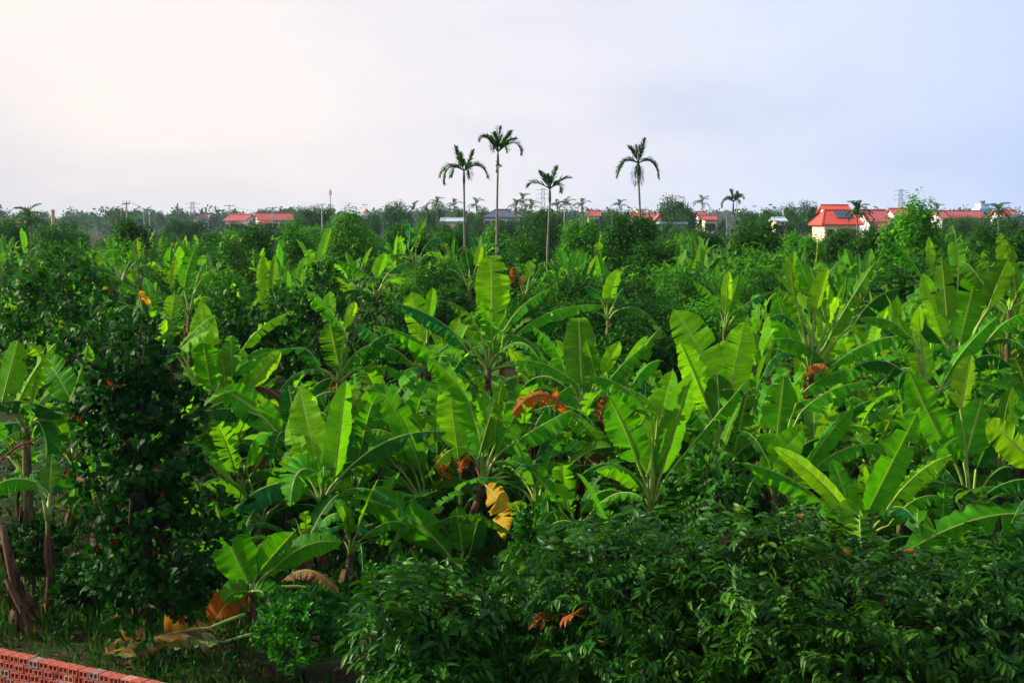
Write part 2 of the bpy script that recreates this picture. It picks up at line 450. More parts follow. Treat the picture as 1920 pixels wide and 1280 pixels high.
def sample_crown(rg, lobes, ntwig, nleaf, style, size):
    """Leaf positions, frames, sizes on twigs spread through the outer part of each lobe."""
    w = np.array([l[1][0] * l[1][1] + 2 * l[1][0] * l[1][2] for l in lobes]); w = w / w.sum()
    idx = rg.choice(len(lobes), ntwig, p=w)
    c = np.array([l[0] for l in lobes])[idx]
    r = np.array([l[1] for l in lobes])[idx]
    d = unit(rg.normal(size=(ntwig, 3)))
    rad = 1.0 - np.abs(rg.normal(0, 0.20, ntwig)); rad = np.clip(rad, 0.25, 1.08)
    shoot = rg.random(ntwig) < 0.07
    rad = np.where(shoot, rg.uniform(1.05, 1.38, ntwig), rad)
    p = c + d * r * rad[:, None]
    keep = p[:, 2] > 0.15
    deep = np.zeros(ntwig, bool)
    for (lc, lr) in lobes:
        q = np.sum(((p - np.array(lc)) / np.array(lr)) ** 2, axis=1)
        deep |= q < 0.45
    k_ = 5.2 / max(.6, float(np.max(r)))
    hole = np.sin(p[:, 0] * k_ + 1.3) * np.sin(p[:, 1] * k_ * 1.1 + .4) * np.sin(p[:, 2] * k_ * 1.2 + 2.0) + .25 * np.sin(p[:, 0] * k_ * 2.7 + p[:, 2] * k_ * 2.1)
    keep &= (hole < .42) | (rg.random(ntwig) < .2)
    keep &= ~deep | (rg.random(ntwig) < 0.25)
    p, d = p[keep], d[keep]
    n = len(p)
    out = unit(d + np.array([0, 0, 0.35]))
    P_ = np.repeat(p, nleaf, axis=0)
    O_ = np.repeat(out, nleaf, axis=0)
    N = len(P_)
    tang = unit(np.cross(O_, rg.normal(size=(N, 3))))
    if style == 'droop':                          # longan: leaflets in pairs along a drooping stalk
        ta = np.repeat(unit(out + rg.normal(0, .55, (n, 3)) + np.array([0, 0, -.15])), nleaf, axis=0)
        li = np.tile(np.arange(nleaf), n)
        sd_ = np.where(li % 2 == 0, 1.0, -1.0)[:, None]
        al = (li / max(1, nleaf - 1))[:, None]
        sv_ = unit(np.cross(ta, np.repeat(unit(out + np.array([0, 0, .8]) + rg.normal(0, .3, (n, 3))), nleaf, axis=0)))
        ax = unit(ta * .55 + sv_ * sd_ * .75 + np.array([0, 0, -.45]) + rg.normal(0, .15, (N, 3)))
        nm = unit(np.cross(ta, sv_) * -1.0 + np.array([0, 0, .6]) + rg.normal(0, .25, (N, 3)))
        nm = np.where(nm[:, 2:3] < 0, -nm, nm)
        off = ta * (al * size * 1.9) + np.array([0, 0, -.35]) * (al ** 2) * size
    elif style == 'rosette':                      # jackfruit, citrus: leaves fan up and out from the twig end
        ax = unit(O_ * 0.75 + tang * 0.75 + np.array([0, 0, 0.15]) + rg.normal(0, 0.2, (N, 3)))
        nm = unit(O_ * 0.7 - tang * 0.6 + np.array([0, 0, 0.5]) + rg.normal(0, 0.3, (N, 3)))
        off = tang * (rg.random((N, 1)) * size * 0.15) - O_ * (rg.random((N, 1)) * size * 0.9)
    else:                                         # loose small leaves
        ax = unit(O_ * 0.4 + tang + np.array([0, 0, -0.15]))
        nm = unit(O_ + np.array([0, 0, 0.6]) + rg.normal(0, 0.45, (N, 3)))
        off = rg.normal(0, size * 0.7, (N, 3))
    pos = P_ + off
    sz = size * rg.uniform(0.5, 1.3, N)
    tw = np.repeat(rg.random(n), nleaf)
    rnd = np.clip(0.55 * rg.random(N) + 0.45 * tw, 0, 1)
    odd = rg.random(N) < (0.003 if style == 'droop' else 0.008)
    rnd = np.where(odd, 0.99, np.minimum(rnd, 0.955))
    return pos, frames(ax, nm), sz, rnd, O_


def trunk_mesh(name, rg, height, r0, lobes, mat, lean=0.0, z_split=None):
    mb = MB()
    zs = z_split if z_split is not None else height * 0.45
    pts = [(0, 0, -0.05), (lean * .2 + rg.normal(0, .02), rg.normal(0, .02), zs * .5), (lean * .6, rg.normal(0, .04), zs), (lean, 0, height * 0.82)]
    mb.tube(pts, [r0, r0 * .85, r0 * .7, r0 * .22], 7)
    for (c, r) in lobes[1:]:
        b = Vector((lean * .6, 0, zs * rg.uniform(0.85, 1.15)))
        e = Vector(c)
        m = b.lerp(e, 0.5) + Vector((rg.normal(0, .08), rg.normal(0, .08), -0.06 * height))
        mb.tube([b, m, e, e + Vector((rg.normal(0, .1), rg.normal(0, .1), r[2] * 0.6))], [r0 * .42, r0 * .3, r0 * .17, r0 * .06], 5)
    return mb.mesh(name, mat, True)


LEAF_OBJ = {}


def single_leaf_mesh(mat_key, kind, k):
    key = (mat_key, kind, k)
    if key not in LEAF_OBJ:
        v, f = TEMPL[kind]
        LEAF_OBJ[key] = mesh_from_arrays('leaf', v.copy(), f, np.full(len(v), (0.15, 0.35, 0.5, 0.65, 0.8, 0.93, 0.99)[k]), M[mat_key])
    return LEAF_OBJ[key]


def make_tree(name, label, cat, loc, top, rx, mat_key, style, kind, size, ntwig, nleaf, seed, nlobe=7, singles=0, r0=None,
              base=0.25, flat=1.0, group=None, lobes=None, rust=None):
    rg = np.random.default_rng(seed)
    z0 = top * base
    rz = (top - z0) / 2
    lobes = lobes or crown_lobes(rg, rx, rz, z0 + rz, nlobe, flat)
    # bring the lobes so the highest point matches the wanted height
    hi = max(c[2] + r[2] for c, r in lobes)
    lobes = [((c[0], c[1], c[2] + top - hi), r) for c, r in lobes]
    t = empty(name, loc)
    tag(t, label, cat, group)
    link('trunk', trunk_mesh('trunk', rg, top * 0.9, r0 or max(0.05, top * 0.018), lobes, M['bark']), t)
    pos, Fm, sz, rnd, out = sample_crown(rg, lobes, ntwig, nleaf, style, size)
    if rust:                                      # one dead spray among the green ones
        wp = pos + np.array(loc)
        u = wp[:, 0] / wp[:, 1] * F + 960
        v = HORIZON + (CAM_H - wp[:, 2]) / wp[:, 1] * F
        near = np.where(np.hypot((u - rust[0]) / 48, (v - rust[1]) / 22) < 1)[0]
        near = near[np.argsort(wp[near, 1])[:26]]
        rnd[near] = .99
    if singles:
        wp = pos + np.array(loc)
        dist = np.linalg.norm(wp - np.array([0, 0, CAM_H]), axis=1)
        view = unit(np.array([0, 0, CAM_H]) - wp)
        u = wp[:, 0] / wp[:, 1] * F + 960
        v = HORIZON + (CAM_H - wp[:, 2]) / wp[:, 1] * F
        ok = (u > 5) & (u < 1915) & (v > 5) & (v < 1275)
        score = dist - 1.2 * np.sum(view * out, axis=1) - 0.3 * sz / size + np.where(ok, 0, 100)
        pick = np.argsort(score)[:singles]
        pick = pick[ok[pick]]
        for i in pick:
            k = int(np.argmin(np.abs(np.array([0.15, 0.35, 0.5, 0.65, 0.8, 0.93, 0.99]) - rnd[i])))
            o = bpy.data.objects.new('leaf', single_leaf_mesh(mat_key, kind, k))
            C.objects.link(o)
            o.parent = t
            mtx = Matrix(np.vstack([np.hstack([Fm[i] * sz[i], pos[i][:, None]]), [0, 0, 0, 1]]).tolist())
            o.matrix_local = mtx
        mask = np.ones(len(pos), bool); mask[pick] = False
        pos, Fm, sz, rnd = pos[mask], Fm[mask], sz[mask], rnd[mask]
    cr = link('crown', leaves_mesh('crown', kind, pos, Fm, sz, rnd, M[mat_key]), t)
    cr['kind'] = 'stuff'
    return t


def tree_px(name, label, px, ytop, hw, d, mat_key, style, kind, size, ntwig, nleaf, seed, **kw):
    top = P(px, ytop, d).z
    return make_tree(name, label, kw.pop('cat', 'tree'), G(px, d), top, hw * d / F, mat_key, style, kind, size, ntwig, nleaf, seed, **kw)


def copy_tree(o, loc, rz, sc, label=None, group=None):
    c = o.copy(); C.objects.link(c)
    c.location = loc; c.rotation_euler = (0, 0, rz); c.scale = (sc[0], sc[0], sc[1]) if hasattr(sc, '__len__') else (sc, sc, sc)
    if label: c['label'] = label
    if group: c['group'] = group
    for ch in list(o.children):
        k = ch.copy(); C.objects.link(k); k.parent = c
        for g in list(ch.children):
            q = g.copy(); C.objects.link(q); q.parent = k
    return c


# ------------------------------------------------------------------ banana plants
LIME, MID, DEEP, BLUE, YELLOW, ORANGE, BROWN, OLIVE, TAN, STRAW = range(10)
LEAFCOL = [(0.125, 0.370, 0.002), (0.044, 0.240, 0.002), (0.010, 0.105, 0.002), (0.014, 0.145, 0.026), (0.72, 0.38, 0.010), (0.33, 0.090, 0.009), (0.10, 0.040, 0.016), (0.052, 0.190, 0.004), (0.20, 0.11, 0.035), (0.24, 0.28, 0.09)]  # besides leaf tone, lime holds painted sun glow and deep green painted shade
prng = random.Random(11)


def blade_mesh(b, c, t, W, Nh, fold, curl, tear, rg, kink=0.0, kink_at=0.82, rib=None, rows=44, crumple=0.0):
    pleat = 0.30 if fold < -.3 else 0.10
    """One banana blade along the curve b-c-t. W full width, Nh side the upper face looks to."""
    n = 33
    s = np.linspace(0, 1, n)[:, None]
    b, c, t = (np.array(x, float) for x in (b, c, t))
    pts = (1 - s) ** 2 * b + 2 * (1 - s) * s * c + s ** 2 * t
    seg = np.linalg.norm(np.diff(pts, axis=0), axis=1)
    T = unit(np.gradient(pts, axis=0))
    Nh = np.array(Nh, float)
    S = unit(np.cross(T, np.tile(Nh, (n, 1))))
    N = np.cross(S, T)
    if kink:
        k0 = int(kink_at * (n - 1))
        Sx = S[k0]
        for i in range(k0 + 1, n):
            a = kink * min(1.0, (i - k0) / 2.5)
            T[i] = T[k0] * math.cos(a) + N[k0] * math.sin(a)
            N[i] = N[k0] * math.cos(a) - T[k0] * math.sin(a)
            S[i] = Sx
            pts[i] = pts[i - 1] + T[i] * seg[i - 1]
    ln = seg.sum()
    sv = np.linspace(0, 1, n)

    def at(x):
        x = np.clip(x, 0, 1)
        f = lambda A: np.stack([np.interp(x, sv, A[:, k]) for k in range(3)], -1)
        return f(pts), f(T), f(S), f(N)

    def width(x):
        lo = np.sqrt(np.clip(1 - (1 - np.clip(x / 0.22, 0, 1)) ** 2, 0, 1))
        hi = np.clip(1 - np.clip((x - 0.50) / 0.50, 0, 1) ** 2.3, 0, 1) ** 0.62
        return W / 2 * lo * hi * (0.86 + 0.14 * np.sin(math.pi * x))

    M_ = 5
    us = np.linspace(0, 1, M_)
    V, UV, Fc = [], [], []
    ph = rg.uniform(0, 6.28)
    for sg in (1, -1):
        ntear = int(rg.poisson(tear * 11)) if tear > 0 else int(rg.integers(0, 3))
        cuts = np.sort(rg.uniform(0.06, 0.97, ntear)) if ntear else np.array([])
        ed = np.concatenate([[0.0], cuts, [1.0]])
        for k in range(len(ed) - 1):
            s0, s1 = ed[k], ed[k + 1]
            if s1 - s0 < 0.008: continue
            nr = max(2, int(round((s1 - s0) * rows)) + 1)
            sc = 0.5 * (s0 + s1)
            d_f = rg.normal(0, 0.10 + 0.34 * min(tear, 1.2)) - 0.12 * tear
            gap = rg.uniform(0.08, 0.55) * min(1, .35 + tear) if ntear else 0.0
            drift = rg.normal(0, 0.03) * tear
            cut_len = rg.uniform(0.78, 1.0) if tear > 0.3 else 1.0
            base = len(V)
            ss = np.linspace(s0, s1, nr)
            for x in ss:
                w = width(np.array(x)) * cut_len * (1 + 0.03 * math.sin(31 * x + ph) + rg.normal(0, 0.012 + 0.03 * min(1, tear)))
                q = np.zeros(3)
                pos_s, pos_n = 0.0, 0.0
                for j, u in enumerate(us):
                    xx = sc + (x - sc) * (1 - gap * u) + drift * u
                    p0, T0, S0, N0 = at(np.array(xx))
                    if j:
                        a = fold + curl * u + d_f * u + 0.10 * math.sin(17 * x + ph + sg) * u + pleat * math.sin(52 * x + 2 * ph + sg) * math.sin(11 * x + ph * 3) * u
                        pos_s += w * (us[1]) * math.cos(a)
                        pos_n += w * (us[1]) * math.sin(a)
                    q = p0 + S0 * sg * pos_s + N0 * (pos_n + crumple * W * 0.5 * u * math.sin(40 * x + 3 * u + ph)) + T0 * w * u * 0.22 * (1 - x)
                    V.append(q)
                    UV.append((0.5 + 0.5 * sg * u, x * ln))
            for r in range(nr - 1):
                for j in range(M_ - 1):
                    a0 = base + r * M_ + j
                    f = (a0, a0 + 1, a0 + M_ + 1, a0 + M_)
                    Fc.append(f if sg > 0 else f[::-1])
    me = bpy.data.meshes.new('leaf')
    me.from_pydata([tuple(x) for x in V], [], Fc)
    uvl = me.uv_layers.new(name='UVMap')
    li = np.empty(len(me.loops), np.int32); me.loops.foreach_get('vertex_index', li)
    uvl.data.foreach_set('uv', np.array(UV, np.float32)[li].ravel())
    me.polygons.foreach_set('use_smooth', [True] * len(me.polygons))
    me.materials.append(M['blade'])
    me.update()
    rib_pts = [tuple(pts[i] - N[i] * (0.012 * (1 - sv[i]) + 0.004)) for i in range(0, n, 2)]
    rib_r = [0.019 * W / 0.6 * (1 - sv[i]) + 0.004 for i in range(0, n, 2)]
    return me, rib_pts, rib_r


def rib_mesh(stem_pts, stem_r, rib_pts, rib_r, mat):
    mb = MB()
    mb.tube(list(stem_pts) + list(rib_pts), list(stem_r) + list(rib_r), 5)
    return mb.mesh('midrib', mat, True)


def leaf_obj(plant, me, ribme, col, rnd):
    o = link('leaf', me, plant)
    k = rnd.uniform(0.85, 1.15)
    o.color = (min(1, col[0] * k * rnd.uniform(.9, 1.12)), min(1, col[1] * k), min(1, col[2] * k), 1)
    link('midrib', ribme, o)
    return o


def petiole(c0, b, rnd):
    """Points from the crown to the blade base, leaving the crown upwards."""
    c0, b = Vector(c0), Vector(b)
    L = (b - c0).length
    m = c0.lerp(b, 0.5) + Vector((0, 0, 0.18 * L))
    pts = [((1 - s) ** 2) * c0 + 2 * (1 - s) * s * m + s * s * b for s in (0, .25, .5, .75)]
    return pts, [0.042, 0.034, 0.028, 0.023]


STEMS = []


def stem_obj(plant, crown, rnd, r=0.11, dry=False):
    mb = MB()
    c = Vector(crown)
    pts, rad = [], []
    for k in range(7):
        s = k / 6
        p = Vector((c.x * s ** 1.4, c.y * s ** 1.4, -0.06 + (c.z + 0.06) * s))
        p += Vector((rnd.uniform(-1, 1), rnd.uniform(-1, 1), 0)) * 0.012
        pts.append(p); rad.append(r * (1.15 - 0.6 * s) * rnd.uniform(.95, 1.05))
    mb.tube(pts, rad, 9)
    # dead sheaths hanging along the stem
    for k in range(7):
        a = rnd.uniform(0, 6.28); s = rnd.uniform(.35, .95)
        p = pts[int(s * 6)]
        d = Vector((math.cos(a), math.sin(a), 0))
        e = Vector((-d.y, d.x, 0)) * r * 0.5
        L = rnd.uniform(.25, .7) * min(1, c.z)
        q0 = p + d * r * 1.0; q1 = p + d * r * 1.5 + Vector((0, 0, -L * .5)); q2 = p + d * r * rnd.uniform(1.1, 1.9) + Vector((0, 0, -L))
        q1.z = max(q1.z, .05); q2.z = max(q2.z, .02)
        mb.add([q0 - e, q0 + e, q1 + e * 1.2, q1 - e * 1.2, q2 + e * .4, q2 - e * .6], [(0, 1, 2, 3), (3, 2, 4, 5)], 1)
    return mb.build('pseudostem', [M['stem_dry'] if dry else M['stem'], M['stem_dry']], plant, smooth=True)


# library of generic leaves: origin at the crown, leaning towards +X; used by copies
LIB = []


def build_library():
    rg = np.random.default_rng(5)
    rnd = random.Random(5)
    specs = []
    for k in range(36):
        age = k / 35
        specs.append(age)
    for age in specs:
        L = rg.uniform(1.6, 2.25) * (0.85 if age < 0.15 else 1)
        lean = R(8 + 62 * age + rg.uniform(-6, 6))
        pet = rg.uniform(0.30, 0.5)
        b = np.array([math.sin(lean * 0.75) * pet, 0, math.cos(lean * 0.75) * pet])
        d = np.array([math.sin(lean), 0, math.cos(lean)])
        sag = 0.12 + 1.05 * age * rg.uniform(.7, 1.25)
        c = b + d * L * 0.55
        t = b + d * L * (1 - 0.22 * sag) + np.array([0.10 * L * sag, rg.normal(0, .12), -0.62 * L * sag])
        W = rg.uniform(0.32, 0.50)
        fold = R(rg.uniform(8, 30)) if age < 0.45 else R(rg.uniform(-45, -10))
        tear = 0.0 if (age < 0.15 or rg.random() < 0.12) else rg.uniform(0.35, 1.0)
        kink = R(rg.choice([-1, 1]) * rg.uniform(70, 140)) if rg.random() < 0.22 else 0
        Nh = np.array([-math.cos(lean), rg.normal(0, .35), math.sin(lean) + .1])
        me, rp, rr = blade_mesh(b, c, t, W, Nh, fold, R(-12), tear, rg, kink, rows=30)
        pp, pr = petiole((0, 0, -0.05), b, rnd)
        LIB.append((age, me, rib_mesh(pp, pr, rp, rr, M['rib'])))
    # dead hanging leaves
    for k in range(4):
        L = rg.uniform(0.8, 1.3)
        b = np.array([0.14, 0, 0.05]); c = np.array([0.34, 0.05, 0.0]); t = np.array([0.16, rg.normal(0, .1), -L])
        me, rp, rr = blade_mesh(b, c, t, 0.34, (0.4, 0, 1), R(-70), R(-40), 1.2, rg, 0, rows=16, crumple=0.25)
        pp, pr = petiole((0, 0, -0.05), b, rnd)
        LIB.append((2.0, me, rib_mesh(pp, [x * .6 for x in pr], rp, [x * .6 for x in rr], M['rib_dry'])))


build_library()
GREENS = [LIME, MID, MID, DEEP, OLIVE, BLUE]
stem_lib = {}


def generic_leaves(plant, crown, rnd, n, sc, amin=0.0, amax=1.0, dead=1, light=False):
    az = rnd.uniform(0, 6.28)
    for k in range(n):
        age = amin + (amax - amin) * (k + rnd.random()) / n
        cand = sorted([l for l in LIB if l[0] < 1.5], key=lambda l: abs(l[0] - age) + rnd.random() * .12)[0]
        az += 2.4 + rnd.uniform(-.4, .4)
        ci = rnd.choice([MID, OLIVE, BLUE, MID, DEEP] if light else [LIME, MID, LIME, OLIVE] if age < .22 else [MID, MID, MID, DEEP, OLIVE] if age < .5 else [MID, DEEP, DEEP, DEEP, BLUE])  # older, lower leaves get deeper greens, painting in the shade of the gaps
        if age > .8 and rnd.random() < .05: ci = rnd.choice([ORANGE, BROWN, BROWN])
        o = leaf_obj(plant, cand[1], cand[2], LEAFCOL[ci], rnd)
        o.location = crown
        o.rotation_euler = (rnd.uniform(-.08, .08), rnd.uniform(-.08, .08), az)
        o.scale = (sc * rnd.uniform(.85, 1.12),) * 3
    for k in range(dead):
        cand = rnd.choice([l for l in LIB if l[0] > 1.5])
        o = leaf_obj(plant, cand[1], cand[2], LEAFCOL[BROWN], rnd)
        o.location = (crown[0], crown[1], crown[2] - rnd.uniform(.0, .3)); o.rotation_euler = (0, 0, rnd.uniform(0, 6.28))
        sz = min(1.0, crown[2] / 1.4) * rnd.uniform(.7, 1)
        o.scale = (sz,) * 3


def generic_plant(loc, height, seed, label, group, n=8, sc=1.0, amin=0.0, dead=1, light=False):
    rnd = random.Random(seed)
    pl = empty('banana_plant', loc)
    tag(pl, label, 'banana plant', group)
    pl.rotation_euler = (rnd.uniform(-.13, .13), rnd.uniform(-.13, .13), rnd.uniform(0, 6.28))
    key = (round(height * 3) / 3, seed % 3)
    crown = Vector((0.06 * (seed % 3 - 1), 0, key[0]))
    if key not in stem_lib:
        so = stem_obj(pl, crown, rnd, 0.095)
        stem_lib[key] = so.data
    else:
        link('pseudostem', stem_lib[key], pl)
    generic_leaves(pl, crown, rnd, n, sc, amin, 1.0, dead, light)
    return pl


# --- leaves read off the photograph: blade base and tip on the picture, the plant's own distance and a lean in depth
def A(bx, by, tx, ty, w, ctrl=None, r=78, yaw=0, dd=0.55, col=MID, tear=.18, fold=12, kink=0, kat=.82, crumple=0):
    return dict(b=(bx, by), t=(tx, ty), w=w, c=ctrl, r=r, yaw=yaw, dd=dd, col=col, tear=tear, fold=fold, kink=kink, kat=kat, crumple=crumple)


def B(bx, by, tx, ty, w, ctrl=None, r=-78, yaw=0, dd=-0.5, col=MID, tear=0, fold=18, kink=0, kat=.82, crumple=0):
    return A(bx, by, tx, ty, w, ctrl, r, yaw, dd, col, tear, fold, kink, kat, crumple)


def S(bx, by, tx, ty, w, ctrl=None, r=46, yaw=0, dd=-0.1, col=MID, tear=.8, fold=None, kink=0, kat=.82, crumple=0):
    if fold is None: r, fold = r * .55, -34
    return A(bx, by, tx, ty, w * 1.2, ctrl, r, yaw, dd, col, tear, fold, kink, kat, crumple)


def hero(label, cx, cy, d, leaves, seed, extra=4, lean=(0, 0), r=0.11, dead=1, amin=.55, sc=0.95, dry=False):
    rg = np.random.default_rng(seed)
    rnd = random.Random(seed)
    crown_w = P(cx, cy, d)
    loc = Vector((crown_w.x + lean[0], d + lean[1], 0))
    crown = crown_w - loc
    pl = empty('banana_plant', loc)
    tag(pl, label, 'banana plant')
    stem_obj(pl, crown, rnd, r, dry)
    px = F / d
    for L in leaves:
        dd = L['dd']
        b = P(*L['b'], d + dd * .3) - loc
        t = P(*L['t'], d + dd) - loc
        if L['c']:
            c = P(L['c'][0] * 2 - (L['b'][0] + L['t'][0]) / 2, L['c'][1] * 2 - (L['b'][1] + L['t'][1]) / 2, d + dd * .5) - loc
        else:
            c = (b + t) / 2 + Vector((0, -0.06 * dd, 0.03))
        rr, yy = R(L['r']), R(L['yaw'])
        Nh = (math.sin(rr) * math.sin(yy), -math.sin(rr) * math.cos(yy), math.cos(rr))
        me, rp, rad = blade_mesh(b, c, t, L['w'] / px, Nh, R(L['fold']), R(-10 if L['fold'] < 0 else -6), L['tear'], rg, R(L['kink']), L['kat'], crumple=L['crumple'])
        pp, pr = petiole(crown - Vector((0, 0, .05)), b, rnd)
        dryrib = L['col'] in (BROWN, ORANGE)
        leaf_obj(pl, me, rib_mesh(pp, pr, rp, rad, M['rib_dry' if dryrib else 'rib']), LEAFCOL[L['col']], rnd)
    if extra or dead:
        generic_leaves(pl, crown, rnd, extra, sc, amin, 1.0, dead)
    return pl

# ------------------------------------------------------------------ banana plants seen one by one
def heroes():
    hero('tall banana plant at picture centre with a yellow hanging leaf', 905, 905, 25, [
        S(905, 845, 793, 668, 70, (868, 735), r=55, tear=1.0, col=MID, fold=-25, dd=-.3),
        B(915, 850, 905, 690, 40, None, dd=-.3, tear=.6, yaw=30, kink=-120, kat=.7),
        A(928, 835, 952, 690, 34, (935, 750), tear=.9, dd=.2, kink=-130, kat=.75, col=OLIVE),
        S(940, 845, 1075, 765, 52, (1010, 800), r=50, tear=.2, col=MID, dd=-.2),
        A(930, 850, 972, 765, 45, None, r=60, tear=.3),
        A(912, 912, 946, 1012, 50, (938, 948), r=82, yaw=-20, col=YELLOW, tear=.4, dd=-1.5, fold=6),
        S(962, 893, 1048, 950, 42, (1008, 903), col=LIME, tear=.6, dd=-.3),
        S(965, 880, 1185, 897, 40, (1060, 868), tear=.3, dd=.3, col=MID),
        S(890, 855, 800, 895, 36, (850, 840), tear=.8, col=LIME, dd=-.2),
        S(888, 862, 860, 888, 26, (872, 858), col=ORANGE, crumple=.4, tear=.5, dd=-.3),
        A(905, 860, 890, 770, 50, None, yaw=-30, tear=.2, col=MID),
        B(900, 850, 930, 745, 36, None, yaw=-20, col=OLIVE, tear=.5),
    ], 101, extra=0, lean=(-.32, -.5), r=.10, dead=0, dry=True)
    hero('young lime green banana leaf standing upright behind the torn one at picture centre', 865, 960, 26, [
        A(862, 862, 838, 700, 62, None, col=LIME, dd=.3, yaw=-12),
    ], 102, extra=4, dead=0)
    hero('banana plant with a large upright lime leaf, left of picture centre', 605, 945, 23.5, [
        A(606, 918, 560, 722, 78, None, col=LIME, dd=.5, fold=10, yaw=-14),
        B(625, 905, 650, 712, 56, None, col=MID, yaw=25, dd=-.2, fold=30),
        A(575, 890, 540, 785, 46, None, col=LIME, yaw=-30),
        S(600, 890, 545, 950, 62, (560, 885), r=70, col=MID, dd=-.6, fold=-25, tear=.15),
        S(560, 905, 415, 985, 60, (485, 918), col=BLUE, tear=.2, r=55, dd=-.4),
        S(640, 890, 838, 810, 52, (735, 822), tear=.5, col=DEEP, dd=-.1),
        A(640, 900, 655, 800, 45, None, col=DEEP, tear=.3),
        S(610, 930, 650, 1000, 50, (635, 945), r=60, col=DEEP, dd=-.2),
        A(612, 915, 612, 790, 50, None, col=MID, dd=.7, yaw=20),
    ], 103, extra=4)
    hero('banana plant with thin stem behind the sprawling leaf, right of the lime leaf', 795, 945, 26, [
        S(780, 930, 685, 870, 36, (735, 880), col=MID, tear=.4),
        S(775, 880, 685, 808, 48, (735, 815), col=LIME, tear=.3, dd=.2),
        S(795, 905, 685, 730, 46, (740, 765), col=MID, tear=.05, r=60, fold=-15),
        S(740, 870, 690, 800, 36, (705, 820), col=OLIVE),
        A(800, 930, 770, 820, 55, None, col=DEEP, tear=.3),
        S(820, 920, 835, 825, 40, (800, 850), col=DEEP, dd=.5),
    ], 104, extra=4)
    hero('low banana sucker whose wide leaf sprawls left below the yellow leaf', 862, 1062, 23.5, [
        S(848, 1050, 655, 932, 66, (760, 965), r=60, col=MID, tear=.15, fold=-14, dd=-.5),
        S(812, 1105, 732, 1042, 40, (785, 1058), r=62, col=MID, tear=.2, fold=-14, dd=-.6),
        A(868, 1035, 856, 950, 48, None, col=MID, dd=.1),
        A(880, 1040, 900, 960, 46, None, col=DEEP, dd=.3),
        S(690, 960, 716, 1015, 36, (715, 975), r=65, col=DEEP),
    ], 105, extra=0, dead=0, sc=.7)
    hero('small banana sucker with broad leaves and one half-browned leaf, near the brick wall', 472, 1105, 20.5, [
        A(470, 1095, 402, 938, 84, (428, 1010), col=MID, dd=.3, fold=10, yaw=10),
        A(480, 1080, 556, 992, 62, None, r=70, col=MID, dd=.3, yaw=10),
        S(515, 1065, 642, 1016, 46, (575, 1022), r=62, col=MID, tear=.1, fold=-15, dd=.1),
        S(466, 1112, 390, 1190, 50, (425, 1132), r=78, yaw=-15, col=ORANGE, tear=.3, dd=-.15, fold=8, crumple=.10),
        S(466, 1110, 418, 1128, 44, (440, 1110), r=72, col=MID, tear=.2, dd=-.2, fold=-10),
        S(474, 1108, 512, 1155, 50, (498, 1115), r=70, col=MID, dd=-.4, tear=.3, fold=-20),
        S(640, 1116, 528, 1090, 34, (582, 1068), col=TAN, tear=.2, crumple=.10, dd=.8),
    ], 106, extra=0, dead=1, r=.07, sc=.5)
    hero('banana plant with upright pale leaf and spread stalks, behind the dark leafy tree', 390, 770, 28, [
        A(396, 735, 376, 557, 58, None, col=LIME, fold=8, dd=.5),
        S(333, 652, 404, 590, 34, (372, 612), col=OLIVE, tear=1.0, r=60, dd=-.4),
        S(330, 665, 395, 620, 34, (360, 635), col=LIME, tear=.9, r=50, dd=-.5),
        A(395, 730, 380, 640, 60, None, dd=-.1, tear=.4, col=MID),
        B(425, 740, 414, 655, 26, None, col=OLIVE),
        B(435, 705, 432, 628, 40, None, col=BLUE, yaw=25),
        S(445, 668, 552, 582, 32, (492, 612), col=LIME, tear=.7, r=55),
        S(430, 705, 578, 655, 36, (500, 660), col=MID, tear=.5),
        B(455, 745, 526, 657, 38, None, col=LIME, fold=35),
        S(430, 700, 520, 655, 30, (475, 660), col=MID, tear=.6, dd=.3),
        S(420, 760, 372, 800, 40, (395, 765), col=DEEP, tear=.3),
    ], 107, extra=3)
    hero('banana plant with a broad dark leaf slanting left, below the spread stalks', 545, 850, 26, [
        A(525, 815, 408, 728, 62, (465, 758), r=60, col=MID, dd=0, fold=5),
        S(490, 780, 372, 775, 42, (430, 765), col=DEEP, tear=.2),
        A(560, 820, 540, 720, 50, None, col=DEEP, tear=.2),
        S(560, 800, 640, 735, 50, (590, 745), col=DEEP, tear=.3),
        S(500, 860, 450, 870, 40, (475, 862), col=ORANGE, tear=.4, crumple=.1),
        S(420, 875, 380, 835, 50, (395, 850), r=60, col=MID, dd=-.2),
    ], 108, extra=3)
    hero('banana plant with ragged leaves hooked left, in front of the round leafy tree', 636, 715, 29, [
        A(637, 695, 618, 603, 56, None, col=OLIVE, tear=.9, fold=5, dd=-.1),
        S(652, 632, 576, 545, 42, (612, 575), r=60, col=MID, tear=.9),
        B(648, 615, 666, 565, 22, None, col=LIME, fold=35),
        A(618, 600, 618, 545, 26, None, col=LIME),
        S(680, 690, 745, 625, 40, (700, 640), col=DEEP, tear=.4),
        S(640, 700, 700, 650, 40, (668, 660), col=MID, tear=.7),
        S(600, 690, 545, 655, 40, (575, 655), col=DEEP, tear=.3),
    ], 109, extra=3)
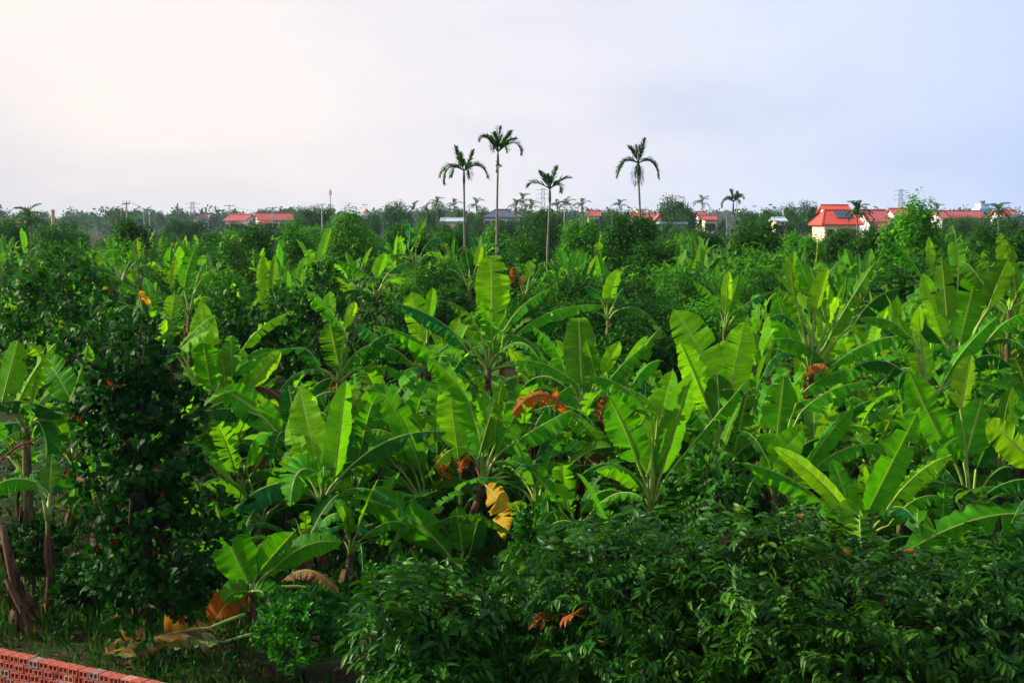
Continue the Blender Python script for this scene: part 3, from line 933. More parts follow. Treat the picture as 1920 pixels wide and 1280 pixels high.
    hero('tallest banana plant, with a huge upright leaf before the areca trunks', 915, 690, 29, [
        A(925, 608, 922, 470, 66, None, col=LIME, fold=5, dd=.3, kink=-100, kat=.93),
        S(905, 640, 836, 566, 40, (880, 588), col=OLIVE, tear=.8),
        S(925, 665, 896, 562, 38, (918, 605), col=MID, tear=.8, r=60, dd=-.3),
        S(950, 610, 1033, 540, 34, (985, 568), col=MID, tear=.4),
        S(965, 630, 1140, 572, 34, (1040, 582), col=MID, tear=.3, dd=.1),
        S(1035, 695, 946, 628, 34, (995, 642), col=MID, tear=.15),
        S(860, 630, 735, 566, 36, (805, 590), col=BLUE, tear=.2),
        A(930, 625, 948, 592, 34, None, col=LIME),
        S(880, 660, 770, 590, 36, (830, 610), col=BLUE, tear=.2, dd=.2),
        S(950, 650, 1060, 600, 36, (1000, 612), col=DEEP, tear=.3, dd=.3),
    ], 110, extra=3)
    hero('banana plant with one oval lime leaf, left of the tallest one', 800, 690, 30, [
        A(796, 642, 770, 545, 50, None, col=LIME, fold=6, dd=.3),
        B(803, 600, 812, 540, 22, None, col=MID),
        S(860, 730, 725, 615, 38, (800, 650), col=MID, tear=.1, r=60, dd=-.4),
        S(740, 680, 665, 605, 34, (705, 630), col=BLUE, tear=.15),
        S(770, 680, 660, 690, 44, (715, 650), col=MID, tear=.9),
        S(850, 720, 700, 610, 40, (775, 640), col=MID, tear=.2, dd=.2),
    ], 111, extra=4)
    hero('banana plant with brown-edged arrow-shaped upright leaf, right of the tallest one', 1092, 770, 27.5, [
        A(1092, 740, 1084, 582, 64, None, col=OLIVE, fold=5, tear=.05, kink=110, kat=.88),
        A(1122, 725, 1098, 632, 32, None, col=OLIVE, fold=10, dd=-.2),
        S(1085, 720, 946, 680, 38, (1015, 680), col=MID, tear=.5),
        S(1060, 700, 1000, 612, 34, (1035, 645), col=MID, tear=.2, r=60),
        S(1130, 730, 1220, 640, 36, (1170, 680), col=MID, tear=.6),
        S(1140, 735, 1240, 610, 38, (1190, 672), col=OLIVE, tear=.8, r=55),
        B(1130, 700, 1162, 640, 28, None, col=LIME),
        S(1070, 770, 990, 735, 40, (1030, 730), col=DEEP, tear=.4),
    ], 112, extra=3)
    hero('banana plant with arching orange dried leaf, right of picture centre', 1120, 860, 25.5, [
        S(1072, 775, 957, 782, 40, (1012, 738), col=ORANGE, tear=.9, r=45, dd=-.4, crumple=.10, fold=-32),
        S(1110, 790, 1000, 770, 40, (1060, 760), col=DEEP, tear=.3, dd=.4),
        S(1130, 830, 1050, 765, 50, (1095, 785), r=60, col=MID, tear=.15),
        A(1128, 860, 1128, 765, 50, None, col=OLIVE),
        S(1095, 850, 1190, 810, 40, (1140, 815), col=MID, tear=.5),
        A(1105, 840, 1140, 735, 30, None, col=BROWN, crumple=.5, tear=.5),
    ], 113, extra=4)
    hero('banana plant with tall narrow lime leaves and dark shaded halves, right of centre', 1222, 960, 23.5, [
        A(1212, 893, 1262, 690, 60, None, col=LIME, fold=14, dd=.2, yaw=-18),
        B(1238, 890, 1296, 700, 66, None, col=MID, yaw=30, dd=.1),
        A(1196, 868, 1138, 738, 72, (1170, 800), col=MID, fold=8, dd=0, yaw=15),
        S(1225, 790, 1095, 706, 40, (1165, 722), col=MID, tear=.3),
        S(1235, 770, 1110, 720, 40, (1180, 728), col=LIME, tear=.6, dd=.3),
        S(1255, 885, 1398, 715, 46, (1325, 800), r=58, col=MID, tear=1.1, dd=-.5),
        S(1200, 900, 1090, 890, 40, (1145, 868), col=DEEP, tear=.2),
        S(1240, 925, 1320, 920, 60, (1280, 905), col=DEEP, tear=.1),
        S(1180, 930, 1090, 960, 50, (1130, 920), col=MID, tear=.1, r=60),
        A(1220, 900, 1205, 820, 60, None, col=DEEP),
    ], 114, extra=3)
    hero('banana plant carrying the two highest lime leaves right of centre', 1345, 840, 25, [
        A(1345, 738, 1262, 578, 74, (1308, 650), col=LIME, fold=6, dd=.5, yaw=-10),
        A(1368, 738, 1396, 603, 64, None, col=LIME, fold=5, dd=.4),
        A(1330, 770, 1275, 640, 60, None, col=LIME, fold=10, dd=.2, yaw=20),
        B(1350, 800, 1345, 700, 60, None, col=DEEP, yaw=-20, dd=-.1),
        B(1375, 860, 1405, 720, 56, None, col=DEEP, tear=1.1, dd=-.2),
        S(1340, 830, 1290, 760, 50, (1310, 780), col=DEEP, tear=.2),
    ], 115, extra=4)
    hero('banana plant with a single broad mid-green upright leaf over folded lime one', 1452, 930, 24, [
        A(1452, 872, 1470, 703, 72, None, col=MID, fold=6, dd=.2),
        A(1430, 895, 1508, 800, 58, None, r=65, col=LIME, dd=-.1),
        S(1498, 775, 1628, 716, 38, (1560, 730), col=MID, tear=.2),
        S(1492, 755, 1605, 760, 32, (1550, 745), col=MID, tear=.7, dd=.2),
        S(1500, 890, 1600, 760, 40, (1550, 818), col=MID, tear=.1, r=60),
        S(1525, 880, 1660, 835, 46, (1590, 838), col=MID, tear=.3),
        S(1480, 860, 1590, 830, 40, (1530, 822), col=DEEP, tear=.3, dd=.3),
    ], 116, extra=3)
    hero('fan of banana leaves springing from the hedge at right', 1622, 1010, 21.5, [
        B(1612, 995, 1452, 838, 42, (1540, 905), col=LIME, fold=40, dd=-.4, yaw=20),
        S(1590, 990, 1378, 866, 50, (1490, 902), r=55, col=MID, tear=.15, dd=-.3),
        A(1622, 970, 1722, 770, 62, None, col=MID, dd=.4, fold=8, yaw=10),
        S(1650, 975, 1786, 852, 44, (1712, 895), r=62, col=LIME, tear=.25, dd=.1),
        S(1665, 985, 1792, 948, 42, (1730, 930), r=55, col=MID, tear=.4, dd=-.1),
        B(1597, 965, 1612, 888, 36, None, col=MID, tear=.7, yaw=-20),
        S(1618, 985, 1618, 1040, 70, (1612, 968), r=60, col=LIME, dd=-.9, fold=-30, tear=.2),
        A(1600, 970, 1560, 860, 40, None, col=MID, dd=.5),
    ], 117, extra=2, dead=0)
    hero('banana plant at right with stalks bundled low and two crossed broad leaves', 1822, 975, 24, [
        A(1793, 872, 1702, 690, 62, (1742, 778), col=MID, fold=8, dd=.1),
        A(1808, 868, 1842, 745, 78, None, col=MID, fold=6, dd=.3),
        B(1800, 768, 1822, 665, 56, None, col=OLIVE, fold=25, yaw=20, dd=.1),
        S(1850, 900, 1900, 880, 40, (1880, 875), col=DEEP, tear=.2),
        A(1830, 880, 1870, 790, 50, None, col=DEEP, tear=.2),
        S(1800, 930, 1740, 905, 40, (1770, 905), col=DEEP, tear=.3),
    ], 118, extra=4)
    hero('banana plant off the right edge with one long leaf sweeping over the hedge', 1975, 985, 20.5, [
        S(1950, 965, 1690, 1040, 66, (1825, 975), r=60, col=MID, tear=.12, dd=-.4, fold=-22),
        S(1945, 880, 1848, 788, 56, (1895, 825), r=62, col=LIME, tear=.1, dd=-.1, fold=-15),
        S(1960, 900, 1850, 925, 40, (1900, 900), col=DEEP, tear=.2),
    ], 119, extra=3)
    hero('banana plant with arrow-shaped lime leaf, between the crossed leaves and the far rows', 1738, 760, 27.5, [
        A(1738, 715, 1710, 620, 48, None, col=LIME, fold=8),
        S(1765, 725, 1872, 592, 40, (1808, 655), col=MID, tear=.15, r=60),
        S(1715, 640, 1605, 598, 36, (1665, 600), col=OLIVE, tear=.6),
        S(1710, 630, 1560, 685, 40, (1635, 640), col=MID, tear=.2),
        S(1730, 660, 1650, 640, 40, (1690, 635), col=MID, tear=.6, dd=.3),
        B(1725, 625, 1722, 575, 30, None, col=OLIVE, yaw=25),
        S(1800, 700, 1900, 690, 50, (1850, 665), col=DEEP, tear=.5),
        S(1700, 700, 1600, 690, 44, (1650, 675), col=DEEP, tear=.3),
    ], 120, extra=3)
    hero('banana plant with wide glossy leaves rising at the right edge below the horizon', 1800, 690, 29.5, [
        A(1800, 645, 1834, 498, 62, None, col=MID, fold=6),
        A(1770, 640, 1732, 512, 40, (1748, 575), col=LIME, fold=10),
        B(1778, 605, 1765, 480, 38, None, col=OLIVE, yaw=-25, tear=.3),
        B(1852, 580, 1892, 482, 48, None, col=DEEP, tear=.2),
        S(1850, 640, 1935, 585, 40, (1890, 600), col=MID, tear=.5),
        S(1790, 680, 1720, 600, 40, (1750, 620), col=DEEP, tear=.3),
        S(1860, 560, 1800, 490, 34, (1825, 505), col=OLIVE, tear=.1, dd=.6),
    ], 121, extra=3)
    hero('banana plant with a single shredded pole-like leaf against the dark tree', 1792, 600, 36, [
        B(1797, 520, 1790, 418, 40, None, col=BLUE, tear=.5, fold=14, kink=60, kat=.8),
        B(1748, 520, 1742, 445, 22, None, col=OLIVE, tear=.8),
        S(1730, 520, 1645, 445, 34, (1690, 468), col=DEEP, tear=.4),
    ], 122, extra=5)
    hero('banana plant with pale ragged leaves at the far right edge', 1892, 590, 34, [
        B(1905, 560, 1875, 435, 34, (1885, 490), col=OLIVE, tear=.8, fold=10),
        B(1908, 570, 1890, 455, 34, None, col=OLIVE, tear=.5),
        S(1860, 520, 1812, 472, 36, (1838, 480), col=OLIVE, tear=.3),
    ], 123, extra=5, dead=2)
    hero('banana plant with many crossing leaves under the red-roofed house at right', 1520, 700, 29.5, [
        A(1497, 672, 1458, 558, 60, (1475, 612), col=MID, fold=8),
        S(1515, 610, 1450, 538, 36, (1488, 560), col=OLIVE, tear=.2, r=60),
        B(1525, 590, 1552, 503, 40, None, col=OLIVE, yaw=25, fold=28),
        A(1530, 570, 1495, 482, 34, None, col=MID, fold=8),
        S(1545, 650, 1642, 490, 36, (1590, 570), col=OLIVE, tear=.9, r=55),
        B(1550, 610, 1520, 500, 30, None, col=OLIVE, dd=.3),
        S(1600, 610, 1690, 540, 44, (1640, 560), col=DEEP, tear=.2),
        S(1500, 620, 1440, 600, 30, (1470, 590), col=BLUE, tear=.4),
        B(1490, 560, 1480, 490, 22, None, col=OLIVE, yaw=-20),
        S(1560, 690, 1440, 640, 40, (1500, 640), col=MID, tear=.7),
        S(1500, 740, 1630, 690, 40, (1560, 700), col=MID, tear=.2, dd=-.4),
        S(1500, 706, 1556, 692, 26, (1528, 682), col=ORANGE, tear=.2, crumple=.1, dd=-.5),
    ], 124, extra=3)
    hero('slender young banana plant alone before the low round orchard trees', 1358, 620, 38, [
        S(1352, 585, 1298, 525, 26, (1328, 545), col=MID, tear=.2, r=60),
        B(1360, 590, 1366, 508, 24, None, col=LIME, fold=30),
        A(1366, 585, 1386, 515, 24, None, col=MID),
        S(1372, 605, 1442, 552, 22, (1405, 565), col=BLUE, tear=.2),
        S(1366, 610, 1408, 570, 26, (1385, 585), col=LIME, tear=.1, r=60),
    ], 125, extra=2, r=.08, dead=0)
    hero('banana plant at the left edge with crossed torn leaves', 48, 800, 23, [
        B(5, 755, 34, 638, 58, None, col=MID, fold=22, yaw=-20),
        S(25, 775, 106, 642, 44, (62, 700), r=60, col=LIME, tear=.9, fold=-20),
        A(135, 755, 82, 672, 64, (108, 705), col=MID, fold=6),
        S(80, 670, 48, 645, 36, (62, 645), col=LIME, tear=.3, r=60),
        S(120, 782, -40, 760, 44, (50, 752), col=DEEP, tear=.05),
        S(72, 790, 84, 880, 44, (86, 830), r=70, col=DEEP, tear=.05, dd=-.4, fold=-15),
        S(120, 780, 165, 640, 36, (150, 700), col=OLIVE, tear=.8, r=60, dd=.3),
        S(60, 810, 5, 825, 30, (35, 808), col=OLIVE, tear=.1),
    ], 126, extra=3)
    hero('shaded banana sucker in the lower left corner, its thin stem in the dark', 90, 970, 21, [
        A(93, 925, 98, 850, 42, None, col=OLIVE),
        S(72, 905, -30, 925, 44, (20, 898), r=58, col=MID, tear=.05, dd=-.2),
        A(90, 935, 55, 890, 36, None, col=DEEP),
    ], 127, extra=1, dead=0, r=.06, sc=.6)
    hero('banana plant with a single fringed lime leaf on the left before the far rows', 495, 640, 36, [
        A(495, 582, 493, 472, 36, None, col=LIME, tear=.9, fold=4, dd=-.2),
        B(510, 560, 515, 480, 18, None, col=OLIVE),
        S(470, 600, 425, 535, 26, (450, 555), col=DEEP, tear=.2),
        B(440, 575, 436, 530, 20, None, col=LIME, fold=30),
    ], 128, extra=4)
    hero('banana plant leaning right on the left side, below the telegraph pole row', 355, 590, 40, [
        A(345, 545, 368, 462, 30, (352, 505), col=MID, tear=.2),
        S(365, 545, 408, 505, 26, (385, 515), col=OLIVE, tear=.6),
        B(320, 545, 330, 480, 18, None, col=OLIVE, tear=.8),
        A(378, 500, 380, 478, 18, None, col=LIME),
    ], 129, extra=4)
    hero('banana plant beside the bare twigs on the left with a yellowed leaf', 270, 600, 38, [
        A(285, 580, 270, 520, 24, (280, 548), col=MID),
        S(282, 572, 266, 545, 16, (270, 550), col=YELLOW, tear=.8),
        S(262, 555, 220, 530, 22, (240, 535), col=MID, tear=.2),
        A(320, 600, 328, 550, 34, None, col=LIME),
        A(215, 605, 218, 570, 36, None, col=LIME, tear=.4),
    ], 130, extra=4)
    hero('banana plant with two upright leaves at far left below the horizon', 228, 530, 48, [
        A(215, 500, 210, 443, 24, None, col=MID, tear=.4),
        B(255, 490, 257, 447, 20, None, col=OLIVE, tear=.5),
        S(205, 515, 180, 480, 20, (190, 485), col=OLIVE, tear=.2),
    ], 131, extra=5, sc=1.0)
    hero('banana plant with a curved pointed leaf above the dark orchard gap', 1140, 600, 36, [
        B(1138, 570, 1158, 505, 32, None, col=MID, fold=20, yaw=20),
        S(1128, 560, 1095, 538, 28, (1112, 540), col=BLUE, tear=.1),
        S(1150, 575, 1168, 540, 22, (1160, 550), col=BLUE),
        S(1150, 580, 1212, 570, 18, (1180, 568), col=BLUE, tear=.1),
    ], 132, extra=3, dead=0)
    hero('banana plant with folded pale leaf left of the first areca trunk', 705, 560, 44, [
        B(705, 520, 722, 475, 26, None, col=MID, fold=25, yaw=20),
        S(695, 520, 632, 488, 22, (665, 500), col=MID, tear=.1),
        S(725, 515, 768, 490, 22, (745, 498), col=BLUE, tear=.2),
    ], 133, extra=4)
    hero('banana plant between the first two areca trunks', 880, 545, 46, [
        A(880, 505, 872, 462, 22, None, col=DEEP),
        B(893, 500, 903, 458, 16, None, col=LIME),
        S(865, 510, 840, 485, 20, (850, 490), col=DEEP, tear=.4),
    ], 134, extra=4)
    hero('banana plant with an orange and red dried skirt right of the second areca trunk', 985, 560, 47, [
        A(993, 520, 994, 488, 18, None, col=LIME),
        S(968, 515, 955, 535, 16, (960, 518), col=ORANGE, crumple=.3),
        S(975, 520, 982, 530, 14, (980, 518), col=YELLOW),
        S(965, 500, 958, 520, 14, (960, 505), col=ORANGE, crumple=.3),
        S(1000, 520, 1030, 495, 16, (1015, 500), col=OLIVE),
    ], 135, extra=3, dead=3)
    hero('banana plant with two upright leaves right of the third areca trunk', 1070, 540, 50, [
        A(1060, 505, 1052, 468, 18, None, col=MID),
        A(1072, 505, 1088, 470, 20, None, col=MID),
        S(1080, 515, 1112, 480, 14, (1095, 492), col=OLIVE),
    ], 136, extra=4)
    hero('banana plant with tall drooping grey-green leaves left of the first areca palm', 780, 500, 62, [
        S(765, 465, 755, 412, 22, (768, 425), col=BLUE, tear=.9, r=60),
        B(780, 465, 800, 408, 18, (785, 435), col=BLUE, tear=.6),
        S(790, 475, 830, 450, 18, (808, 450), col=BLUE, tear=.5),
        S(745, 485, 700, 460, 18, (722, 465), col=BLUE, tear=.4),
    ], 137, extra=5)


heroes()

# ------------------------------------------------------------------ more banana rows that fill the plantation
MARKS = []            # (photo x, distance, phrase) of plants that can be found by their own look
USED = set()


def beside(what, px, d):
    """A label that says which known plant this one stands next to."""
    for m in sorted(MARKS, key=lambda m: abs(m[0] - px) / 90 + abs(m[1] - d) / 3):
        side = ('behind' if d > m[1] else 'in front of') if abs(px - m[0]) < 28 else ('left of' if px < m[0] else 'right of')
        for adv in ('', 'further ', 'well '):
            lab = '%s %s%s the %s' % (what, adv if side not in ('behind', 'in front of') else adv.replace('further', 'far').replace('well in', 'well in'), side, m[2])
            if lab not in USED and len(lab.split()) <= 16:
                USED.add(lab)
                return lab
    return what


MARKS += [(905, 25, 'yellow hanging leaf'), (580, 23.5, 'big upright lime leaf left of centre'), (795, 26, 'thin stem by the sprawling leaf'), (470, 20.5, 'half-browned sucker'), (390, 28, 'spread pale stalks'),
          (636, 29, 'ragged hooked leaves'), (915, 29, 'tallest banana plant'), (795, 30, 'oval lime leaf'), (1090, 27.5, 'arrow-shaped brown-edged leaf'), (1015, 25.5, 'orange dried leaf'), (1222, 23.5, 'narrow lime leaves right of centre'),
          (1345, 25, 'two highest lime leaves'), (1452, 24, 'broad mid-green upright leaf'), (1622, 21.5, 'fan of leaves in the hedge'), (1822, 24, 'two crossed broad leaves'), (1738, 27.5, 'arrow-shaped lime leaf at right'),
          (1800, 29.5, 'wide glossy leaves at right'), (1792, 36, 'shredded pole-like leaf'), (1892, 34, 'pale ragged leaves at far right'), (1520, 29.5, 'crossing leaves under the red house'), (1358, 38, 'slender young banana plant'),
          (48, 23, 'crossed torn leaves at the left edge'), (495, 36, 'fringed lime leaf on the left'), (355, 40, 'plant leaning right below the poles'), (270, 38, 'bare twigs'), (228, 48, 'two upright leaves at far left'),
          (1140, 36, 'curved pointed leaf'), (705, 44, 'folded pale leaf'), (880, 46, 'plant between two areca trunks'), (985, 47, 'orange-red dried skirt'), (1070, 50, 'plant by the third areca trunk'), (590, 33, 'round jackfruit tree'), (70, 31, 'big jackfruit tree at left')]


def filler():
    rnd = random.Random(77)
    k = 0

    def put(px, d, h, n, sc, amin, label, grp, light=False, dead=1):
        nonlocal k
        k += 1
        generic_plant(G(px, d), h, 1000 + k, label, grp, n=n, sc=sc, amin=amin, dead=dead, light=light)
    for (px, d, h) in [(430, 27, 1.2), (520, 30, 1.4), (690, 27.5, 1.3), (740, 31, 1.5), (985, 27.5, 1.3), (1040, 30, 1.4), (1160, 28, 1.2),
                       (1010, 33, 1.7), (880, 32, 1.5), (1290, 28, 1.3), (1420, 27, 1.4), (1380, 31, 1.5), (1560, 26.5, 1.3), (1660, 26, 1.2), (1690, 29, 1.5),
                       (1620, 32, 1.7), (1760, 26.5, 1.1), (1880, 26.5, 1.5), (1930, 29, 1.7), (1960, 32, 1.9), (1850, 32, 1.7), (1440, 33, 1.6), (1560, 34, 1.8),
                       (1240, 31, 1.2), (560, 26.5, 1.0), (650, 24.8, 0.8), (720, 24.3, 0.7), (1010, 24.5, .9), (1080, 23.5, .8), (1340, 24.3, .9), (1390, 25.5, 1.1), (1700, 23.8, .9),
                       (1500, 24.6, .8), (1130, 26, 1.2), (30, 26, 1.3), (120, 27, 1.3), (170, 25, 1.0), (300, 26, 1.1), (480, 24.6, .8),
                       (610, 27.5, 1.1), (660, 30.5, 1.3), (760, 27.8, 1.1), (830, 29, 1.2), (960, 30.5, 1.4), (1110, 31.5, 1.3), (1190, 26.6, 1.0), (1270, 25.6, .9), (1460, 29, 1.3), (1520, 27.8, 1.1), (1610, 28.5, 1.3),
                       (1650, 24.4, .8), (1780, 28, 1.2), (1840, 27.6, 1.3), (1740, 31, 1.5), (1490, 31.5, 1.4), (380, 30, 1.3), (450, 31.5, 1.3), (560, 29, 1.2), (240, 28, 1.2), (770, 23.4, .5), (560, 22.6, .5), (640, 22.4, .5), (1000, 22.6, .5),
                       (1150, 22.4, .5), (1560, 22.8, .5), (1780, 22.4, .5), (1890, 23, .7), (350, 23.5, .6), (430, 22.6, .4)] + [(rnd.uniform(330, 1980), rnd.uniform(25.5, 35), rnd.uniform(.9, 1.6)) for _ in range(40)]:
        low = h < .75
        put(px, d, h, 7 if low else 10, .66 if low else 1.0, .2, beside('low banana sucker' if low else 'shorter banana plant', px, d), 'shorter banana plants among the near rows', dead=0 if low else 1)
    for j in range(80):
        d = rnd.uniform(33, 47)
        px = rnd.uniform(1420, 1990) if j < 40 else rnd.uniform(-60, 1990)
        if j >= 40 and (940 < px < 1460 or d < 35): continue
        put(px, d, rnd.uniform(1.3, 2.3), 10, rnd.uniform(.85, 1.1), .0, beside('middle-row banana plant', px, d), 'banana plants in the middle rows')
    far = 'distant banana plant rising between the orchard trees'
    for j in range(150):
        d = rnd.uniform(50, 115)
        px = rnd.uniform(-40, 1960)
        put(px, d, rnd.uniform(2.3, 3.3), 8, rnd.uniform(1.0, 1.25), .0, far, 'distant banana plants among the orchard trees', True, 0)
    for (px, d) in [(1270, 64), (1295, 60), (1310, 66), (1330, 70), (1350, 64), (1440, 66), (1480, 58), (1560, 52), (1590, 60), (1620, 56), (500, 62), (530, 58), (470, 66), (160, 72), (130, 76), (310, 84), (1830, 58), (1470, 74), (900, 95), (860, 90), (1090, 80), (1110, 92)]:
        put(px, d, rnd.uniform(2.2, 2.9), 8, 1.15, .0, far, 'distant banana plants among the orchard trees', True, 0)


filler()

# ------------------------------------------------------------------ foreground and middle trees
def near_trees():
    # dark slender tree at left, nearest to the wall
    lob = []
    rg = np.random.default_rng(42)
    for k in range(38):
        z = rg.uniform(0.75, 4.55)
        w = 1.42 * (0.55 + 0.45 * math.sin(math.pi * min(1, (z - .6) / 3.3))) * (1 if z < 2.7 else max(.22, (4.9 - z) / 2.2))
        a = rg.uniform(0, 6.28); q = rg.uniform(.15, .85)
        lob.append(((w * q * math.cos(a) - .12, w * q * math.sin(a), z), (.42, .42, .36)))
    lob.insert(0, ((0, 0, 2.6), (.5, .5, 1.6)))
    top = P(255, 585, 18.8).z
    make_tree('jackfruit_tree', 'dark slender tree with scattered red leaves, rising behind the brick wall', 'tree', G(262, 18.8), top, 1.2, 'jack_shaded', 'rosette', 'obovate', .145,
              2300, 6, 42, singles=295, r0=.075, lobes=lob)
    # longan trees along the bottom edge
    tree_px('longan_tree', 'broad longan tree with hanging leaves and one rusty spray, bottom centre', 1235, 972, 300, 16.0, 'longan', 'droop', 'lance', .15, 3000, 9, 51, nlobe=30, singles=300, base=.06, cat='tree', rust=(1055, 1165))
    tree_px('longan_tree', 'olive-tinged longan tree along the bottom right edge', 1560, 1000, 330, 15.2, 'longan_olive', 'droop', 'lance', .15, 2400, 9, 52, nlobe=26, singles=300, base=.06)
    tree_px('longan_tree', 'longan tree in the bottom right corner under the sweeping banana leaf', 1880, 1015, 210, 16.0, 'longan', 'droop', 'lance', .15, 1400, 9, 53, nlobe=16, singles=220, base=.06)
    tree_px('longan_tree', 'lower longan tree at the bottom edge, left of the broad one', 825, 1098, 190, 15.2, 'longan', 'droop', 'lance', .16, 1300, 9, 54, nlobe=16, singles=200, base=.06)
    # dark bushes on the left floor
    tree_px('jackfruit_sapling', 'dark leafy sapling in the shade at the far left edge', 40, 985, 75, 22, 'jack_shaded', 'rosette', 'obovate', .15, 260, 6, 91, nlobe=8, singles=100, base=.1, cat='sapling')
    tree_px('jackfruit_sapling', 'low dark sapling between the slender tree and the left edge', 130, 1050, 70, 21, 'jack_shaded', 'rosette', 'obovate', .14, 220, 6, 92, nlobe=8, singles=100, base=.1, cat='sapling')
    tree_px('jackfruit_sapling', 'low dark sapling right of the slender dark tree', 370, 1060, 60, 22, 'jack_shaded', 'rosette', 'obovate', .14, 200, 6, 93, nlobe=8, singles=80, base=.1, cat='sapling')
    # citrus bushes
    tree_px('citrus_bush', 'small dark citrus bush at the foot of the half-browned banana sucker', 555, 1092, 125, 18.0, 'citrus', 'rosette', 'ovate', .09, 1000, 7, 61, nlobe=16, singles=150, base=.1, cat='bush')
    tree_px('citrus_bush', 'small bright-tipped citrus bush left of the broad longan tree', 725, 1052, 62, 19.5, 'citrus', 'rosette', 'ovate', .085, 330, 7, 62, nlobe=6, singles=100, base=.1, cat='bush')
    tree_px('citrus_bush', 'fresh green citrus bush below the yellow banana leaf', 990, 945, 46, 19.0, 'citrus', 'rosette', 'ovate', .09, 300, 7, 63, nlobe=6, singles=100, base=.2, cat='bush')
    # upright young jackfruit in the hedge at right
    tree_px('jackfruit_tree', 'thin young tree with red leaf tips poking above the hedge', 1335, 815, 75, 18.5, 'jack', 'rosette', 'obovate', .15, 170, 6, 71, nlobe=9, singles=180, base=.30)
    tree_px('jackfruit_tree', 'leafy sapling at the right edge under the sweeping banana leaf', 1870, 1010, 70, 17.5, 'jack_shaded', 'rosette', 'obovate', .15, 200, 6, 72, nlobe=6, singles=120, base=.3)
    # jackfruit trees behind the first rows
    J = 'jackfruit_tree'
    tree_px(J, 'big jackfruit tree with pale leaf tips at the left edge', 70, 462, 150, 31, 'jack', 'rosette', 'obovate', .16, 1500, 6, 81, nlobe=12, singles=220, base=.12)
    tree_px(J, 'jackfruit tree low at the left edge with drying leaves', 150, 580, 150, 28.5, 'jack', 'rosette', 'obovate', .16, 1100, 6, 82, nlobe=10, singles=150, base=.1)
    tree_px(J, 'round jackfruit tree left of the oval lime banana leaf', 590, 482, 105, 33, 'jack', 'rosette', 'obovate', .16, 1200, 6, 83, nlobe=10, singles=200, base=.12)
    tree_px(J, 'jackfruit tree with glossy leaves left of centre, above the ragged banana leaves', 440, 540, 95, 34, 'jack', 'rosette', 'obovate', .16, 800, 6, 84, nlobe=8, singles=150, base=.12)
    tree_px(J, 'jackfruit tree just right of the round one, behind the oval lime leaf', 715, 540, 80, 35, 'jack', 'rosette', 'obovate', .15, 700, 6, 85, nlobe=8, singles=120, base=.12)
    # low round orchard trees
    Y = 'lychee_tree'
    g = 'low round orchard trees across the middle'
    spec = [(1010, 525, 70, 47), (1085, 512, 75, 50), (1180, 512, 80, 47), (1270, 508, 75, 49), (1360, 508, 80, 52), (1440, 505, 70, 54), (1110, 560, 80, 41), (1230, 552, 85, 41),
            (1330, 560, 75, 42), (1180, 605, 80, 36), (1060, 590, 60, 38), (1290, 615, 65, 36), (230, 450, 90, 60), (330, 445, 85, 62), (420, 445, 85, 64), (300, 490, 90, 47), (400, 500, 80, 46), (60, 450, 90, 62),
            (130, 455, 70, 58), (810, 485, 62, 47), (760, 530, 60, 41), (840, 540, 55, 42)]
    for i, (px, yt, hw, d) in enumerate(spec):
        tree_px(Y, beside('low round orchard tree', px, d), px, yt, hw, d, 'lychee' if i % 4 else 'bright', 'loose', 'rhomb', .16, 1400, 8, 200 + i, nlobe=18, base=.08, group=g)
    # taller single trees that reach the skyline
    T = 'broadleaf_tree'
    tall = [(650, 390, 68, 78, 'bright', 'bright green tree rising left of centre on the skyline'),
            (560, 412, 48, 74, 'bright', 'bright green lower tree left of the bright skyline tree'),
            (472, 415, 48, 84, 'lychee', 'rounded green tree below the long red-roofed house'),
            (395, 438, 60, 76, 'lychee', 'dull olive tree left of the rounded one on the left'),
            (250, 412, 42, 66, 'lychee', 'tree with yellowing top on the left near the bare twigs'),
            (105, 415, 62, 105, 'lychee', 'dark domed tree on the far left below the yellow tower'),
            (15, 405, 45, 120, 'lychee', 'dark tree at the far left edge on the skyline'),
            (1180, 400, 62, 66, 'lychee', 'tall round tree standing in front of the fourth areca trunk'),
            (1225, 450, 55, 62, 'lychee', 'broad lower tree right of the tall round one'),
            (1420, 405, 58, 64, 'lychee', 'round dark tree below the small far areca palm'),
            (1735, 371, 60, 62, 'bright', 'tallest bushy tree on the right skyline'),
            (1690, 395, 45, 66, 'bright', 'bushy tree joined to the left of the tallest right one'),
            (1560, 430, 50, 80, 'lychee', 'small tree in front of the cream house wall'),
            (1850, 418, 55, 74, 'lychee', 'brownish green tree near the right edge on the skyline'),
            (1915, 428, 45, 70, 'lychee', 'dark tree at the right edge below the blue tower'),
            (1010, 390, 48, 110, 'far', 'dark bamboo-like clump right of the second areca trunk'),
            (1090, 410, 42, 84, 'bright', 'light green tree left of the tall round one'),
            (1000, 435, 58, 70, 'lychee', 'dark rounded tree between the second and third areca trunks'),
            (760, 420, 52, 84, 'lychee', 'green tree left of the first areca trunk'),
            (845, 425, 45, 82, 'lychee', 'green tree between the first two areca trunks'),
            (940, 430, 36, 86, 'bright', 'light tree directly behind the second areca trunk'),
            (1320, 425, 40, 100, 'lychee', 'green tree below the ruined concrete frame'),
            (1630, 432, 45, 78, 'lychee', 'green tree below the red roofs at right'),
            (1500, 440, 52, 74, 'bright', 'green tree left of the cream house')]
    for i, (px, yt, hw, d, mk, lab) in enumerate(tall):
        tree_px(T, lab, px, yt, hw, d, mk, 'loose', 'rhomb', .22, 1300, 8, 300 + i, nlobe=16, base=.15)


near_trees()


